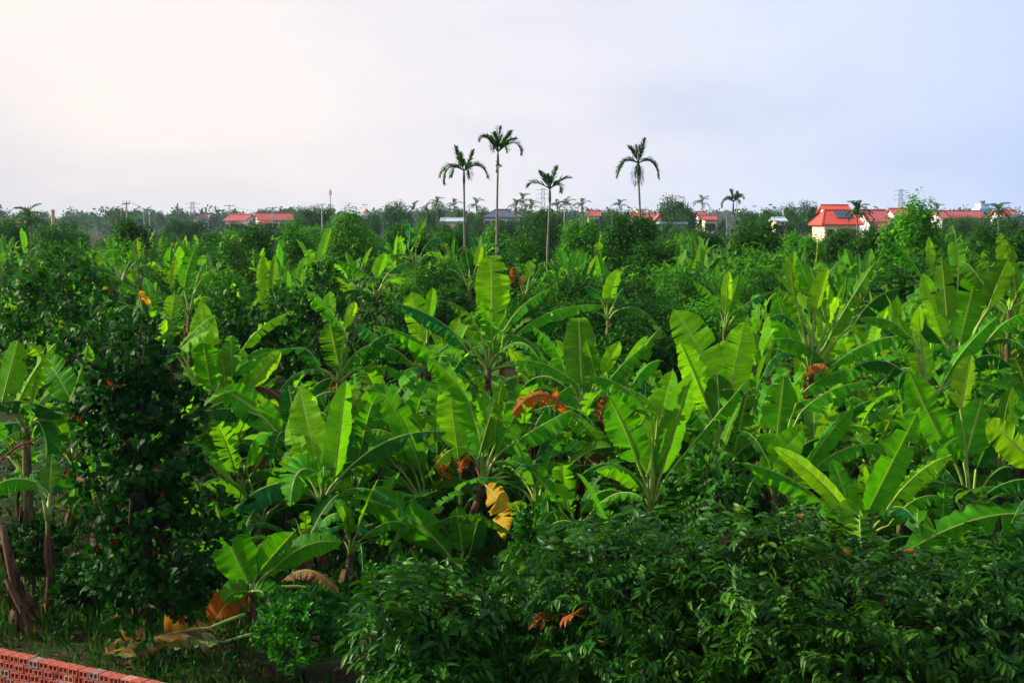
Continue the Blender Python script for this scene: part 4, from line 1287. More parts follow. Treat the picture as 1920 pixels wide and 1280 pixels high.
def orchard():
    rnd = random.Random(9)
    protos = []
    for i, mk in enumerate(('lychee', 'bright', 'lychee', 'jack', 'lychee', 'far')):
        t = make_tree('orchard_tree', 'leafy orchard tree in the canopy before the village', 'tree', (0, 0, 0), 4.6, 2.5, mk, 'loose', 'rhomb', .27, 700, 8, 400 + i, nlobe=9, base=.1,
                      group='orchard trees before the village')
        protos.append(t)
    used = set()
    d = 54.0
    while d < 210:
        half = d * 0.42
        x = -half + rnd.uniform(0, 3)
        while x < half:
            i = rnd.randrange(6)
            if d < 75 and i == 5: i = 0
            s = rnd.uniform(.75, 1.12)
            loc = (x + rnd.uniform(-1, 1), d + rnd.uniform(-2, 2), 0)
            if i not in used:
                used.add(i); o = protos[i]; o.location = loc; o.rotation_euler = (0, 0, rnd.uniform(0, 6.28)); o.scale = (s, s, s)
            else:
                copy_tree(protos[i], loc, rnd.uniform(0, 6.28), (s, s * rnd.uniform(.85, 1.12)))
            x += rnd.uniform(4.5, 8.0) * (1 + d / 260) * (1.35 if d < 115 else 1)
        d += 5.0 * (1 + d / 110)
    # larger trees round the village
    big = []
    for i in range(5):
        t = make_tree('village_tree', 'hazy tall tree standing round the far village', 'tree', (0, 0, 0), 10.0, (3.6, 2.6, 4.2, 3.0, 2.2)[i], 'far', 'loose', 'rhomb', .5, 620, 8, 450 + i, nlobe=10, base=.15,
                      group='tall trees round the far village')
        big.append(t)
    first = set()

    def put(px, ytop, d, i, wide=1.0):
        if px < 560 and d > 255: d *= 1.9
        h = P(px, ytop, d).z
        s = h / 10
        loc = G(px, d)
        if i not in first:
            first.add(i); big[i].location = loc; big[i].scale = (s * wide, s * wide, s)
        else:
            copy_tree(big[i], loc, rnd.uniform(0, 6.28), (s * wide, s))
    for (px, yt, d, i, w) in [(1262, 368, 300, 0, .9), (1278, 382, 300, 1, 1), (1250, 388, 310, 3, 1), (1290, 392, 290, 1, 1), (1515, 378, 330, 0, .8), (1470, 382, 340, 2, .8), (1440, 392, 340, 0, .8),
                              (1540, 392, 330, 1, 1), (1490, 400, 300, 2, .8), (740, 378, 380, 1, 1), (735, 390, 370, 0, .8), (760, 390, 380, 2, .7), (700, 398, 390, 0, .8), (820, 374, 360, 2, .5), (800, 392, 350, 0, .8),
                              (570, 388, 330, 1, .9), (585, 386, 335, 1, .8), (600, 392, 330, 4, 1.2), (612, 388, 330, 4, 1), (300, 396, 420, 1, 1), (345, 398, 420, 0, .8), (400, 400, 400, 2, .8), (440, 398, 420, 0, .6),
                              (30, 404, 260, 0, .8), (60, 412, 270, 2, .8), (150, 408, 480, 0, .8), (190, 406, 520, 2, .7), (220, 408, 480, 1, 1), (265, 404, 460, 0, .7), (860, 392, 340, 1, 1), (880, 398, 330, 0, .7),
                              (905, 390, 360, 0, .8), (960, 392, 340, 2, .7), (1050, 396, 340, 0, .8), (1120, 394, 350, 2, .7), (1150, 392, 340, 0, .7), (1170, 398, 330, 1, 1), (1340, 402, 320, 2, .7), (1385, 400, 320, 0, .8),
                              (1410, 398, 330, 1, 1), (1770, 402, 300, 0, .7), (1810, 404, 300, 2, .6), (1845, 402, 310, 0, .7), (1900, 410, 260, 1, 1), (500, 410, 300, 2, .7), (540, 412, 300, 0, .7), (420, 412, 290, 0, .7),
                              (370, 408, 330, 2, .6), (660, 402, 360, 0, .8), (690, 404, 340, 1, 1), (1640, 416, 195, 0, .6), (372, 409, 250, 0, .9), (352, 410, 250, 2, .9), (900, 411, 225, 0, .9), (930, 409, 220, 2, .9), (965, 410, 222, 0, .9), (990, 408, 225, 3, 1), (830, 414, 200, 2, .8), (860, 416, 200, 0, .8), (1770, 404, 235, 2, .8), (1800, 405, 230, 0, .9), (1830, 404, 235, 2, .8), (1862, 403, 230, 3, 1), (1890, 406, 225, 0, .9), (1915, 405, 225, 2, .9), (1250, 416, 190, 0, .8), (1275, 421, 185, 2, .8), (1205, 407, 200, 0, .8), (1230, 412, 195, 2, .8), (440, 416, 230, 0, .9), (470, 414, 230, 2, .9), (505, 416, 225, 0, .9), (535, 415, 230, 3, 1), (1690, 408, 190, 0, .8), (1665, 424, 170, 2, .7), (1600, 412, 215, 4, 1), (1205, 408, 260, 1, .8)]:
        put(px, yt, d, i, w)
    for j in range(120):
        d = rnd.uniform(330, 820) if j % 3 else rnd.uniform(230, 330)
        px = rnd.uniform(-60, 1980)
        put(px, rnd.uniform(405, 419) + (6 if 540 < px < 1500 else 0) * 0, d, rnd.randrange(5), rnd.uniform(.7, 1.1))


orchard()


def far_wood():
    rg = np.random.default_rng(8)
    pos, sz = [], []
    for i in range(560):
        d = rg.uniform(700, 1540); x = rg.uniform(-.42, .42) * d
        h = rg.uniform(9, 15) * (1 + (d - 700) / 2200); r = rg.uniform(4, 9)
        n = 230
        q = unit(rg.normal(size=(n, 3))) * rg.uniform(.5, 1, (n, 1)) * np.array([r, r, h * .52]) + np.array([x, d, h * .48])
        pos.append(q); sz.append(rg.uniform(.8, 1.6, n))
    pos = np.concatenate(pos); sz = np.concatenate(sz); n = len(pos); pos[:, 2] = np.maximum(pos[:, 2], .6)
    Fm = frames(rg.normal(size=(n, 3)), rg.normal(size=(n, 3)) + np.array([0, -.6, .6]))
    o = link('far_wood', leaves_mesh('far_wood', 'rhomb', pos, Fm, sz * 1.9, rg.random(n), M['far']))
    tag(o, 'blue-grey belt of woodland along the horizon', 'woodland', kind='stuff')


far_wood()

# ------------------------------------------------------------------ palms
def frond_mesh(b, m, t, lw, ll, rg, n=24, hang=0.5, name='frond'):
    """Feather leaf: arched stalk b-m-t and two rows of hanging leaflets."""
    b, m, t = (np.array(x, float) for x in (b, m, t))
    c = 2 * m - (b + t) / 2
    V, T = [], []

    def pt(s): return (1 - s) ** 2 * b + 2 * (1 - s) * s * c + s * s * t

    def tan(s): return unit(2 * (1 - s) * (c - b) + 2 * s * (t - c))
    mb = MB()
    mb.tube([pt(s) for s in np.linspace(0, 1, 8)], list(np.linspace(.03, .006, 8)), 4)
    V = list(mb.v); T = []
    hh = np.array([t[0] - b[0], t[1] - b[1], 0.0])
    if np.linalg.norm(hh) < .05: hh = np.array([.2, -1, 0])
    S_ = unit(np.cross(hh, np.array([0, 0, 1.0])))
    for f in mb.f:
        for k in range(1, len(f) - 1): T.append((f[0], f[k], f[k + 1]))
    for i in range(n):
        s = 0.12 + 0.88 * (i + rg.uniform(-.3, .3)) / n
        p, tg = pt(min(s, 1)), tan(min(s, 1))
        L = ll * (0.55 + 0.45 * math.sin(math.pi * min(1, .15 + s * .85))) * rg.uniform(.8, 1.1)
        for sg in (1, -1):
            nrm = np.cross(S_, tg)
            d = unit(S_ * sg * rg.uniform(.35, .8) + tg * 0.85 + nrm * rg.uniform(-.1, .5) + np.array([0, 0, -hang * rg.uniform(.2, .9)]) + rg.normal(0, .12, 3))
            e = unit(d + np.array([0, 0, -hang]))
            w = unit(np.cross(d, np.array([.1, .2, 1]))) * lw * .5
            w2 = np.array([0, 0, 1]) * lw * .35
            q = p + d * L * .5; z = q + e * L * .5
            k = len(V)
            V += [tuple(p), tuple(q + w + w2), tuple(q - w + w2), tuple(z)]
            T += [(k, k + 1, k + 2), (k + 1, k + 3, k + 2)]
    V = np.array(V); T = np.array(T)
    return mesh_from_arrays(name, V, T, np.clip(rg.normal(.5, .25, len(V)), 0, 1), M['palm'])


def areca(label, cx, cy, d, tips, seed, base_px=None, fruit=None, r=.050):
    rg = np.random.default_rng(seed)
    crown_w = P(cx, cy, d)
    bx = base_px if base_px is not None else cx
    loc = G(bx, d)
    crown = crown_w - loc
    pl = empty('areca_palm', loc)
    tag(pl, label, 'palm tree', 'tall areca palms on the skyline')
    mb = MB()
    n = 40
    bend = rg.uniform(-.16, .16)
    pts = [(crown.x * (k / n) + bend * math.sin(math.pi * k / n), 0.05 * math.sin(k * .3), -.1 + (crown.z - .55) * k / n) for k in range(n + 1)]
    mb.tube(pts, [r * (1.25 - .35 * k / n) * (1.06 if k % 2 else 1.0) for k in range(n + 1)], 8)
    mb.build('trunk', M['bark_pale'], pl, smooth=True)
    cs = MB()
    top = Vector(pts[-1])
    cs.tube([top, top.lerp(crown, .3), top.lerp(crown, .75), crown], [r * 1.05, r * 1.3, r * 1.05, r * .6], 8)
    cs.build('crownshaft', M['shaft'], pl, smooth=True)
    for (tx, ty, mx, my, dd) in tips:
        t = P(tx, ty, d + dd) - loc
        m = P(mx, my, d + dd * .55) - loc
        Lf = (t - crown).length
        link('frond', frond_mesh(crown, m, t, .065, .42 if Lf > .8 else .36, rg, n=32, hang=.12), pl)
    if fruit:
        fb = MB()
        fw = P(*fruit, d - .1) - loc
        ax = Vector((crown.x * .9, 0, fw.z + .15))
        for k in range(14):
            e = fw + Vector((rg.normal(0, .09), rg.normal(0, .09), rg.normal(0, .12)))
            fb.tube([ax, ax.lerp(e, .6) + Vector((0, 0, .06)), e], [.014, .010, .03], 4)
        fb.build('fruit_bunch', M['twig'], pl)
    return pl


def palms():
    areca('areca palm second tallest, leftmost of the four tall ones', 870, 320, 70, [
        (855, 277, 860, 295, .3), (887, 286, 882, 300, .2), (834, 345, 842, 315, -.2), (825, 331, 842, 311, .2), (914, 333, 898, 311, -.1),
        (881, 336, 878, 317, -.6), (846, 330, 854, 314, -.5), (908, 318, 890, 308, .5), (862, 290, 864, 304, -.5)], 1, 872)
    areca('tallest areca palm of all, second from the left', 933.5, 285, 68, [
        (936, 239, 935, 260, .2), (958, 249, 948, 264, .2), (901, 262, 914, 260, 0), (966, 262, 951, 268, .4), (977, 290, 964, 268, -.1),
        (952, 285, 946, 272, -.6), (925, 283, 925, 270, -.4), (910, 258, 920, 262, .5), (925, 252, 930, 266, -.3)], 2, 935, fruit=(931, 314))
    areca('shortest and thinnest-crowned areca palm, third from the left', 1031, 354, 66, [
        (1043, 316, 1037, 333, .2), (1013, 325, 1020, 337, .2), (990, 349, 1006, 343, 0), (1069, 334, 1049, 340, 0), (1051, 360, 1047, 347, -.3),
        (1025, 330, 1028, 340, -.4)], 3, 1032.5)
    areca('areca palm standing apart on the right with a drooping skirt of fronds', 1197, 306, 69, [
        (1208, 263, 1203, 282, .2), (1180, 277, 1188, 288, .2), (1158, 331, 1170, 304, -.1), (1235, 334, 1222, 304, -.1), (1194, 348, 1190, 322, -.3),
        (1230, 312, 1216, 300, .4), (1163, 318, 1176, 300, .4), (1200, 344, 1202, 322, -.4), (1196, 275, 1197, 290, -.3)], 4, 1198)
    areca('small far areca palm with a dark fruit bunch, right of the tall ones', 1375, 378, 112, [
        (1371, 357, 1373, 366, .2), (1382, 361, 1380, 369, .2), (1354, 388, 1360, 375, 0), (1394, 372, 1387, 370, 0), (1362, 372, 1368, 371, .4),
        (1386, 382, 1383, 375, -.4), (1357, 378, 1365, 372, .3), (1390, 366, 1384, 368, .4)], 5, 1376, fruit=(1375, 397))
    # far palms share three frond meshes
    rg = np.random.default_rng(31)
    rnd = random.Random(31)
    fl = [frond_mesh((0, 0, 0), (.9, 0, .55 - k * .3), (1.7, 0, .2 - k * .6), .16, .7, rg, n=12) for k in range(3)]
    tmb = MB(); tmb.tube([(0, 0, -.1), (0, 0, .5), (0, 0, 1)], [.02, .016, .012], 6)
    tme = tmb.mesh('trunk', M['bark_pale'])

    def small(name, label, px, y, d, n, sc, group, thick=1.0):
        c = P(px, y, d); loc = G(px, d)
        pl = empty(name, loc); tag(pl, label, 'palm tree', group)
        tr = link('trunk', tme, pl); tr.scale = (5 * thick, 5 * thick, c.z)
        for k in range(n):
            o = link('frond', fl[k % 3], pl)
            o.location = (0, 0, c.z); o.scale = (sc,) * 3
            o.rotation_euler = (0, rnd.uniform(-.5, .3) - (.5 if k % 3 == 0 else 0), k * 2.4 + rnd.uniform(-.3, .3))
    for (px, y, d) in [(777, 392, 270), (800, 394, 280), (852, 388, 260), (893, 386, 250), (968, 390, 240), (980, 379, 230), (997, 390, 240), (1045, 388, 230), (1063, 385, 235), (1092, 388, 240),
                       (1162, 388, 260), (1316, 382, 245), (1756, 396, 240), (820, 380, 300)]:
        small('areca_palm', 'tiny hazy areca palm among the far trees', px, y, d, 8, 1.0, 'far areca palms round the village', .8)
    for (px, y, d, lab) in [(57, 416, 130, 'coconut palm with spread fronds at the far left'), (1607, 402, 165, 'coconut palm in front of the solar-panelled red roof'), (1872, 398, 180, 'coconut palm at right before the pale blue tower')]:
        small('coconut_palm', lab, px, y, d, 16, 1.05, None, 1.3)


palms()

# ------------------------------------------------------------------ village
def brick_like(name, col, var=.12): return plain(name, col, .8, var, 1.2)


M['roof_red'] = plain('red_roof', (0.50, 0.055, 0.030), .6, .12, .8)
M['roof_rose'] = plain('rose_roof', (0.34, 0.07, 0.07), .6, .12, .8)
M['roof_slate'] = plain('slate_roof', (0.06, 0.07, 0.11), .6, .15, .8)
M['roof_metal'] = plain('metal_roof', (0.40, 0.47, 0.55), .4, .1, .8)
M['wall_cream'] = plain('cream_wall', (0.72, 0.60, 0.42), .8, .06, .8)
M['wall_white'] = plain('white_wall', (0.72, 0.70, 0.68), .8, .06, .8)
M['wall_teal'] = plain('teal_wall', (0.20, 0.30, 0.34), .8, .1, .8)
M['wall_grey'] = plain('grey_wall', (0.26, 0.28, 0.31), .8, .15, .8)
M['wall_blue'] = plain('pale_blue_wall', (0.38, 0.55, 0.72), .8, .06, .8)
M['wall_yellow'] = plain('ochre_tower', (0.50, 0.33, 0.12), .8, .1, .8)
M['pane'] = plain('window_glass', (0.03, 0.035, 0.045), .15, .2, 1, .5)
M['shutter'] = plain('brown_shutter', (0.12, 0.05, 0.03), .6, .2, 2)
M['solar'] = plain('solar_panel', (0.03, 0.045, 0.09), .2, .3, 2, .5)
M['concrete'] = plain('concrete', (0.36, 0.34, 0.31), .9, .12, 2)
M['steel'] = plain('steel', (0.16, 0.17, 0.19), .6, .1, 2)


def house(label, px0, px1, yeave, yridge, d, deep, roof, wall, style='gable', wins=3, rz=0.0, ridge=(0, 1), over=.5, cat='house', name='house'):
    xa, xb = P(px0, HORIZON, d).x, P(px1, HORIZON, d).x
    ze, zr = P(960, yeave, d).z, P(960, yridge, d).z
    cx = (xa + xb) / 2
    h = empty(name, (cx, d + deep / 2, 0), rz); tag(h, label, cat)
    w2, d2 = (xb - xa) / 2, deep / 2
    mb = MB()
    ins = over
    mb.box(-w2 + ins, w2 - ins, -d2 + ins, d2 - ins, -.1, ze)
    if style == 'gable':      # ridge along x, gable ends left and right
        for sx in (-1, 1):
            x = sx * (w2 - ins)
            mb.add([(x - .1, -d2 + ins, ze), (x - .1, d2 - ins, ze), (x - .1, 0, zr - .12), (x + .1, -d2 + ins, ze), (x + .1, d2 - ins, ze), (x + .1, 0, zr - .12)],
                   [(0, 2, 1), (3, 4, 5), (0, 3, 5, 2), (1, 2, 5, 4)])
    elif style == 'front':    # gable faces the camera
        for sy in (-1, 1):
            y = sy * (d2 - ins)
            mb.add([(-w2 + ins, y - .1, ze), (w2 - ins, y - .1, ze), (0, y - .1, zr - .12), (-w2 + ins, y + .1, ze), (w2 - ins, y + .1, ze), (0, y + .1, zr - .12)],
                   [(0, 1, 2), (3, 5, 4), (0, 2, 5, 3), (1, 4, 5, 2)])
    mb.build('wall', M[wall], h)
    rb = MB()
    th = .18
    r0, r1 = -w2 + ridge[0] * 2 * w2, -w2 + ridge[1] * 2 * w2
    if style in ('gable', 'hip'):
        top = [(-w2, -d2, ze - .1), (w2, -d2, ze - .1), (w2, d2, ze - .1), (-w2, d2, ze - .1), (r0, 0, zr), (r1, 0, zr)]
    else:
        top = [(w2, -d2, ze - .1), (w2, d2, ze - .1), (-w2, d2, ze - .1), (-w2, -d2, ze - .1), (0, -d2, zr), (0, d2, zr)]
    bot = [(x, y, z - th) for x, y, z in top]
    fs = [(0, 1, 5, 4), (2, 3, 4, 5), (6 + 4, 6 + 5, 6 + 1, 6), (6 + 5, 6 + 4, 6 + 3, 6 + 2), (1, 0, 6, 7), (3, 2, 8, 9)]
    if style == 'hip':
        fs += [(1, 2, 5), (3, 0, 4), (8, 7, 11), (6, 9, 10), (2, 1, 7, 8), (0, 3, 9, 6)]
    else:
        fs += [(1, 7, 11, 5), (5, 11, 8, 2), (3, 9, 10, 4), (4, 10, 6, 0)]
    if style == 'flat':
        rb.box(-w2, w2, -d2, d2, ze, ze + .3)
    else:
        rb.add(top + bot, fs)
        if style != 'hip':
            a, b_ = top[4], top[5]
            rb.tube([(a[0], a[1], a[2] + .05), (b_[0], b_[1], b_[2] + .05)], .14, 6)
        else:
            rb.tube([(r0, 0, zr + .05), (r1, 0, zr + .05)], .14, 6)
            for e, q in ((0, 4), (3, 4), (1, 5), (2, 5)): rb.tube([top[e], top[q]], .10, 5)
    rb.build('roof', M[roof], h)
    for k in range(wins):
        x = -w2 + ins + (k + .5) / wins * (2 * w2 - 2 * ins)
        for z0 in ((ze - 2.2,) if ze < 5.2 else (ze - 2.2, ze - 5.0)):
            if z0 < .2: continue
            f = MB(); f.box(x - .55, x + .55, -d2 + ins - .06, -d2 + ins + .02, z0, z0 + 1.35)
            fo = f.build('window', M['shutter'], h)
            g = MB(); g.box(x - .45, x - .03, -d2 + ins - .09, -d2 + ins - .062, z0 + .1, z0 + 1.25); g.box(x + .03, x + .45, -d2 + ins - .09, -d2 + ins - .062, z0 + .1, z0 + 1.25)
            g.build('pane', M['pane'], fo)
    return h, w2, d2, ze, zr


def village():
    house('long low house with rose-red roof and left gable, far left of centre', 423, 470, 413, 402, 330, 8, 'roof_rose', 'wall_white', 'gable', 4, rz=-.25)
    house('larger rose-red roofed house with pale right gable and window', 472, 541, 412, 399.5, 322, 9, 'roof_rose', 'wall_white', 'gable', 5, rz=.30)
    house('small lean-to with rose roof in front of the larger red house', 484, 508, 418, 413.5, 312, 4, 'roof_rose', 'wall_teal', 'gable', 1)
    house('little gabled house with reddish roof behind trees at left', 358, 384, 411, 402, 400, 8, 'roof_rose', 'wall_white', 'front', 2)
    house('rusty roof half hidden at the far left edge', 18, 46, 417, 411, 240, 8, 'roof_rose', 'wall_white', 'gable', 2)
    house('house with slate-blue hipped roof behind the second areca trunk', 903, 980, 406, 393, 285, 9, 'roof_slate', 'wall_white', 'hip', 5, ridge=(.32, .68))
    house('pale shed with light metal roof left of the first areca trunk', 824, 872, 414, 409.5, 235, 7, 'roof_metal', 'wall_cream', 'gable', 2, cat='shed', name='shed', over=.25)
    h, w2, d2, ze, zr = house('big house with bright red hipped roof, cream walls and solar panels', 1538, 1618, 419, 394, 205, 7.5, 'roof_red', 'wall_cream', 'hip', 3, ridge=(.22, .82), rz=.06)
    # solar panels on the slope that faces the camera
    sl = math.atan2(zr - ze, d2)
    for k in range(3):
        for j in range(2):
            s = MB(); s.box(-.36, .36, -.52, .52, .03, .08)
            o = s.build('solar_panel', M['solar'], h)
            o.rotation_euler = (sl, 0, 0)
            f = .52 + j * .27
            o.location = (-.1 + k * .78, -d2 + d2 * f, ze - .1 + (zr - ze + .1) * f + .05)
    house('upper red roof rising behind the solar-panelled house', 1547, 1600, 397, 384.5, 222, 7, 'roof_red', 'wall_white', 'gable', 2)
    house('house with deep red roof right of the solar-panelled one', 1626, 1672, 414, 394, 212, 8, 'roof_rose', 'wall_white', 'gable', 3)
    house('low magenta-red porch roof between the two red houses', 1644, 1664, 424, 417, 200, 3, 'roof_rose', 'wall_white', 'gable', 1)
    house('small red-roofed house partly behind the tallest right tree', 1676, 1722, 402, 391, 260, 8, 'roof_rose', 'wall_white', 'gable', 2)
    house('long low rose roof right of the tallest right tree', 1764, 1852, 408, 395.5, 290, 9, 'roof_rose', 'wall_white', 'gable', 5)
    house('white house with narrow red roof at the right edge', 1876, 1912, 402, 394.5, 280, 8, 'roof_red', 'wall_white', 'gable', 2)
    house('grey-roofed house at the far right edge', 1890, 1940, 412, 403, 240, 8, 'roof_slate', 'wall_white', 'front', 2)
    house('rose-red roofed house behind the fourth areca trunk', 1184, 1230, 409, 400, 270, 8, 'roof_rose', 'wall_teal', 'gable', 3)
    house('small red gable with cream end wall right of the fourth areca palm', 1228, 1246, 411, 402, 262, 5, 'roof_rose', 'wall_cream', 'front', 1)
    house('low dark building with flat metal roof below the big hazy trees', 1238, 1290, 420, 418, 215, 6, 'roof_metal', 'wall_grey', 'flat', 3, cat='building', name='building')
    house('pale flat-topped house peeking over the rose roof', 1192, 1212, 394, 392, 330, 6, 'wall_cream', 'wall_cream', 'flat', 2)
    house('small house with orange roof left of the concrete frame', 1318, 1346, 411, 404, 280, 6, 'roof_rose', 'wall_cream', 'gable', 2)
    house('little red roof under a far palm', 1306, 1324, 403, 397, 310, 6, 'roof_rose', 'wall_white', 'gable', 1)
    house('reddish house between far palms right of the third areca', 1100, 1128, 404, 395, 340, 7, 'roof_rose', 'wall_white', 'gable', 2)
    house('pale flat house among far palms left of the fourth areca', 1146, 1164, 398, 394, 360, 7, 'wall_cream', 'wall_cream', 'flat', 2)
    house('small house with grey roof edge right of the dark skyline trees', 1452, 1478, 413, 408, 250, 6, 'roof_metal', 'wall_cream', 'gable', 2)
    # concrete frame
    d = 300
    x0, x1 = P(1342, HORIZON, d).x, P(1372, HORIZON, d).x
    cf = empty('concrete_skeleton', ((x0 + x1) / 2, d, 0)); tag(cf, 'unfinished concrete frame on the skyline left of the small far areca', 'building')
    w = (x1 - x0) / 2; zt = P(960, 396.5, d).z
    for k in range(5):
        for sy in (0, 4):
            m = MB(); x = -w + k * w / 2; m.box(x - .16, x + .16, sy - .16, sy + .16, -.1, zt - .3); m.build('column', M['concrete'], cf)
    for sy in (0, 4):
        for z in (zt - 3.4, zt - .29):
            m = MB(); m.box(-w - .3, w + .3, sy - .22, sy + .22, z, z + .3); m.build('beam', M['concrete'], cf)
    # long grey wall
    d = 255
    m = MB(); xa, xb = P(1362, HORIZON, d).x, P(1388, HORIZON, d).x
    m.box(xa, xb, d, d + .3, -.1, P(960, 408.5, d).z); m.box(xa - .1, xb + .1, d - .08, d + .38, P(960, 408.5, d).z + .002, P(960, 408.5, d).z + .2)
    tag(m.build('boundary_wall', M['wall_grey']), 'plain grey wall right of the far areca palm', 'wall')
    # pale blue tower building
    d = 330
    t = empty('tower_building', G(1848, d)); tag(t, 'pale blue tower block with water tank at the right', 'building')
    k = d / F
    z1, z2, z3 = (P(960, y, d).z for y in (393, 382, 376))
    m = MB(); m.box(-11 * k, 12 * k, 0, 6, -.1, z1); m.box(-8 * k, 8 * k, .6, 5, z1, z2); m.box(-11.6 * k, 12.6 * k, -.15, 6.15, z1 + .003, z1 + .25); m.build('wall', M['wall_blue'], t)
    for i in range(3):
        m = MB(); x = (-8 + i * 7) * k; m.box(x - .4, x + .4, -.05, .03, z1 - 1.9, z1 - .7); m.build('window', M['pane'], t)
    m = MB(); m.tube([(0, 2.5, z2), (0, 2.5, z3 - .3), (0, 2.5, z3 - .25), (0, 2.5, z3)], [.55, .55, .75, .5], 12); m.build('water_tank', M['steel'], t)
    # ochre tower, pagoda tops
    d = 420
    t = empty('water_tower', G(99.5, d)); tag(t, 'ochre cylindrical tower with a small cap at far left', 'tower')
    zt, zc = P(960, 395.5, d).z, P(960, 392, d).z
    m = MB(); m.tube([(0, 0, -.1), (0, 0, zt)], 3.4 * d / F, 14); m.build('shaft', M['wall_yellow'], t)
    m = MB(); m.tube([(0, 0, zt), (0, 0, zt + .25), (0, 0, zt + .26), (0, 0, zc)], [3.8 * d / F, 3.8 * d / F, .25, .18], 12); m.build('cap', M['wall_grey'], t)
    for (px, y0, y1, d, lab) in [(61, 398, 408, 430, 'pale stepped pagoda top at far left'), (687, 389, 398, 400, 'small pointed shrine roof right of the bright skyline tree')]:
        t = empty('pagoda', G(px, d)); tag(t, lab, 'pagoda'); k = d / F
        za, zb = P(960, y1, d).z, P(960, y0, d).z
        m = MB(); m.box(-5 * k, 5 * k, -5 * k, 5 * k, -.1, za); m.build('wall', M['wall_white'], t)
        m = MB(); m.tube([(0, 0, za), (0, 0, za + (zb - za) * .45)], [8 * k, 3 * k], 4); m.tube([(0, 0, za + (zb - za) * .45), (0, 0, zb - .4), (0, 0, zb)], [4 * k, .8 * k, .1], 4)
        m.build('roof', M['roof_rose'], t)


village()


def poles():
    def pole(label, px, ytop, d, arms=1, r=.10, aw=.9, group='utility poles along the far road'):
        zt = P(px, ytop, d).z
        p = empty('utility_pole', G(px, d)); tag(p, label, 'pole', group)
        m = MB(); m.tube([(0, 0, -.1), (0, 0, zt)], [r * 1.3, r * .8], 8); m.build('shaft', M['concrete'], p)
        for k in range(arms):
            m = MB(); z = zt - .35 - k * .9; m.box(-aw, aw, -.16 - r, -r - .02, z, z + .10)
            a = m.build('crossarm', M['steel'], p)
            for x in (-aw * .86, 0, aw * .86):
                q = MB(); q.tube([(x, -r - .09, z + .14), (x, -r - .09, z + .38)], .07, 6); q.build('insulator', M['wall_white'], a)
        return Vector((P(px, 0, d).x, d, zt - .2))
    a = pole('tall slim utility pole carrying wires at left', 238, 377, 150, 1, .09, .4)
    b = pole('distant thin pole, left of a close pair', 270, 390, 330)
    c = pole('distant thin pole, right of a close pair', 281, 391, 340)
    e = pole('utility pole with crossarm before the left end of the long red roof', 430, 383, 260)
    f = pole('utility pole with crossarm before the right red-roofed house', 511, 387, 260)
    g = pole('utility pole with stacked crossarms beside the dark round trees', 604, 381, 290, 3, .14)
    pole('pole with crossarms between the third and fourth areca palms', 1058, 381, 260, 2)
    pole('thin pole behind the small far areca palm', 1381, 375, 300, 1, .1)

    def wire(label, p, q, sag):
        m = MB()
        m.tube([p.lerp(q, s) + Vector((0, 0, -sag * 4 * s * (1 - s))) for s in np.linspace(0, 1, 17)], .022, 4, cap=False)
        tag(m.build('power_wire', M['steel']), label, 'wire')
    wire('wire sagging from the tall slim pole to the left edge', a, P(-60, 402, 190), 1.1)
    wire('wire from the tall slim pole towards the crossarm poles', a, e, 2.2)
    wire('wire between the two poles before the red houses', e, f, .8)
    wire('wire from the right house pole to the stacked-arm pole', f, g, .8)

    def lattice(name, label, cat, px, ytop, d, wb, wt, n, arms):
        zt = P(px, ytop, d).z
        t = empty(name, G(px, d)); tag(t, label, cat)
        rr = .00009 * d + .03
        for sx in (-1, 1):
            for sy in (-1, 1):
                m = MB(); m.tube([(sx * wb, sy * wb, -.1), (sx * wt, sy * wt, zt * .72), (sx * wt * .8, sy * wt * .8, zt)], rr, 4); m.build('leg', M['steel'], t)
        br = MB()
        for k in range(n):
            z0, z1 = zt * k / n, zt * (k + 1) / n
            def w_(z): return wb + (wt - wb) * min(1, z / (zt * .72))
            a0, a1 = w_(z0), w_(z1)
            for sy in (-1, 1):
                br.tube([(-a0, sy * a0, z0), (a1, sy * a1, z1)], rr * .6, 4); br.tube([(a0, sy * a0, z0), (-a1, sy * a1, z1)], rr * .6, 4)
                br.tube([(-a1, sy * a1, z1), (a1, sy * a1, z1)], rr * .6, 4)
        br.build('bracing', M['steel'], t)
        for z in arms:
            m = MB(); m.tube([(-wt * 4.2, 0, zt * z), (0, 0, zt * z + .5), (wt * 4.2, 0, zt * z)], rr, 4); m.build('crossarm', M['steel'], t)
    lattice('pylon', 'lattice power pylon beside the third areca palm', 'pylon', 1018, 353, 640, 2.0, .75, 9, (.78, .87, .96))
    lattice('pylon', 'lattice power pylon above the red roofs at right', 'pylon', 1688, 355, 620, 1.9, .75, 9, (.78, .87, .96))
    lattice('pylon', 'short hazy lattice pylon at left, above the little gabled house', 'pylon', 361.5, 379, 800, 2.2, 1.0, 7, (.8, .95))
    # telecom mast
    d = 500
    zt = P(620, 353, d).z
    t = empty('telecom_mast', G(620, d)); tag(t, 'thin telecom mast with antennas at its top', 'mast')
    m = MB(); m.tube([(0, 0, -.1), (0, 0, zt)], [.28, .12], 6); m.build('shaft', M['concrete'], t)
    for k, (x, z) in enumerate([(-.35, zt - 1.6), (.35, zt - 1.6), (0, zt - 3.6)]):
        m = MB(); m.box(x - .16, x + .16, -.35, -.15, z - .8, z + .8); m.build('antenna', M['wall_white'], t)


poles()

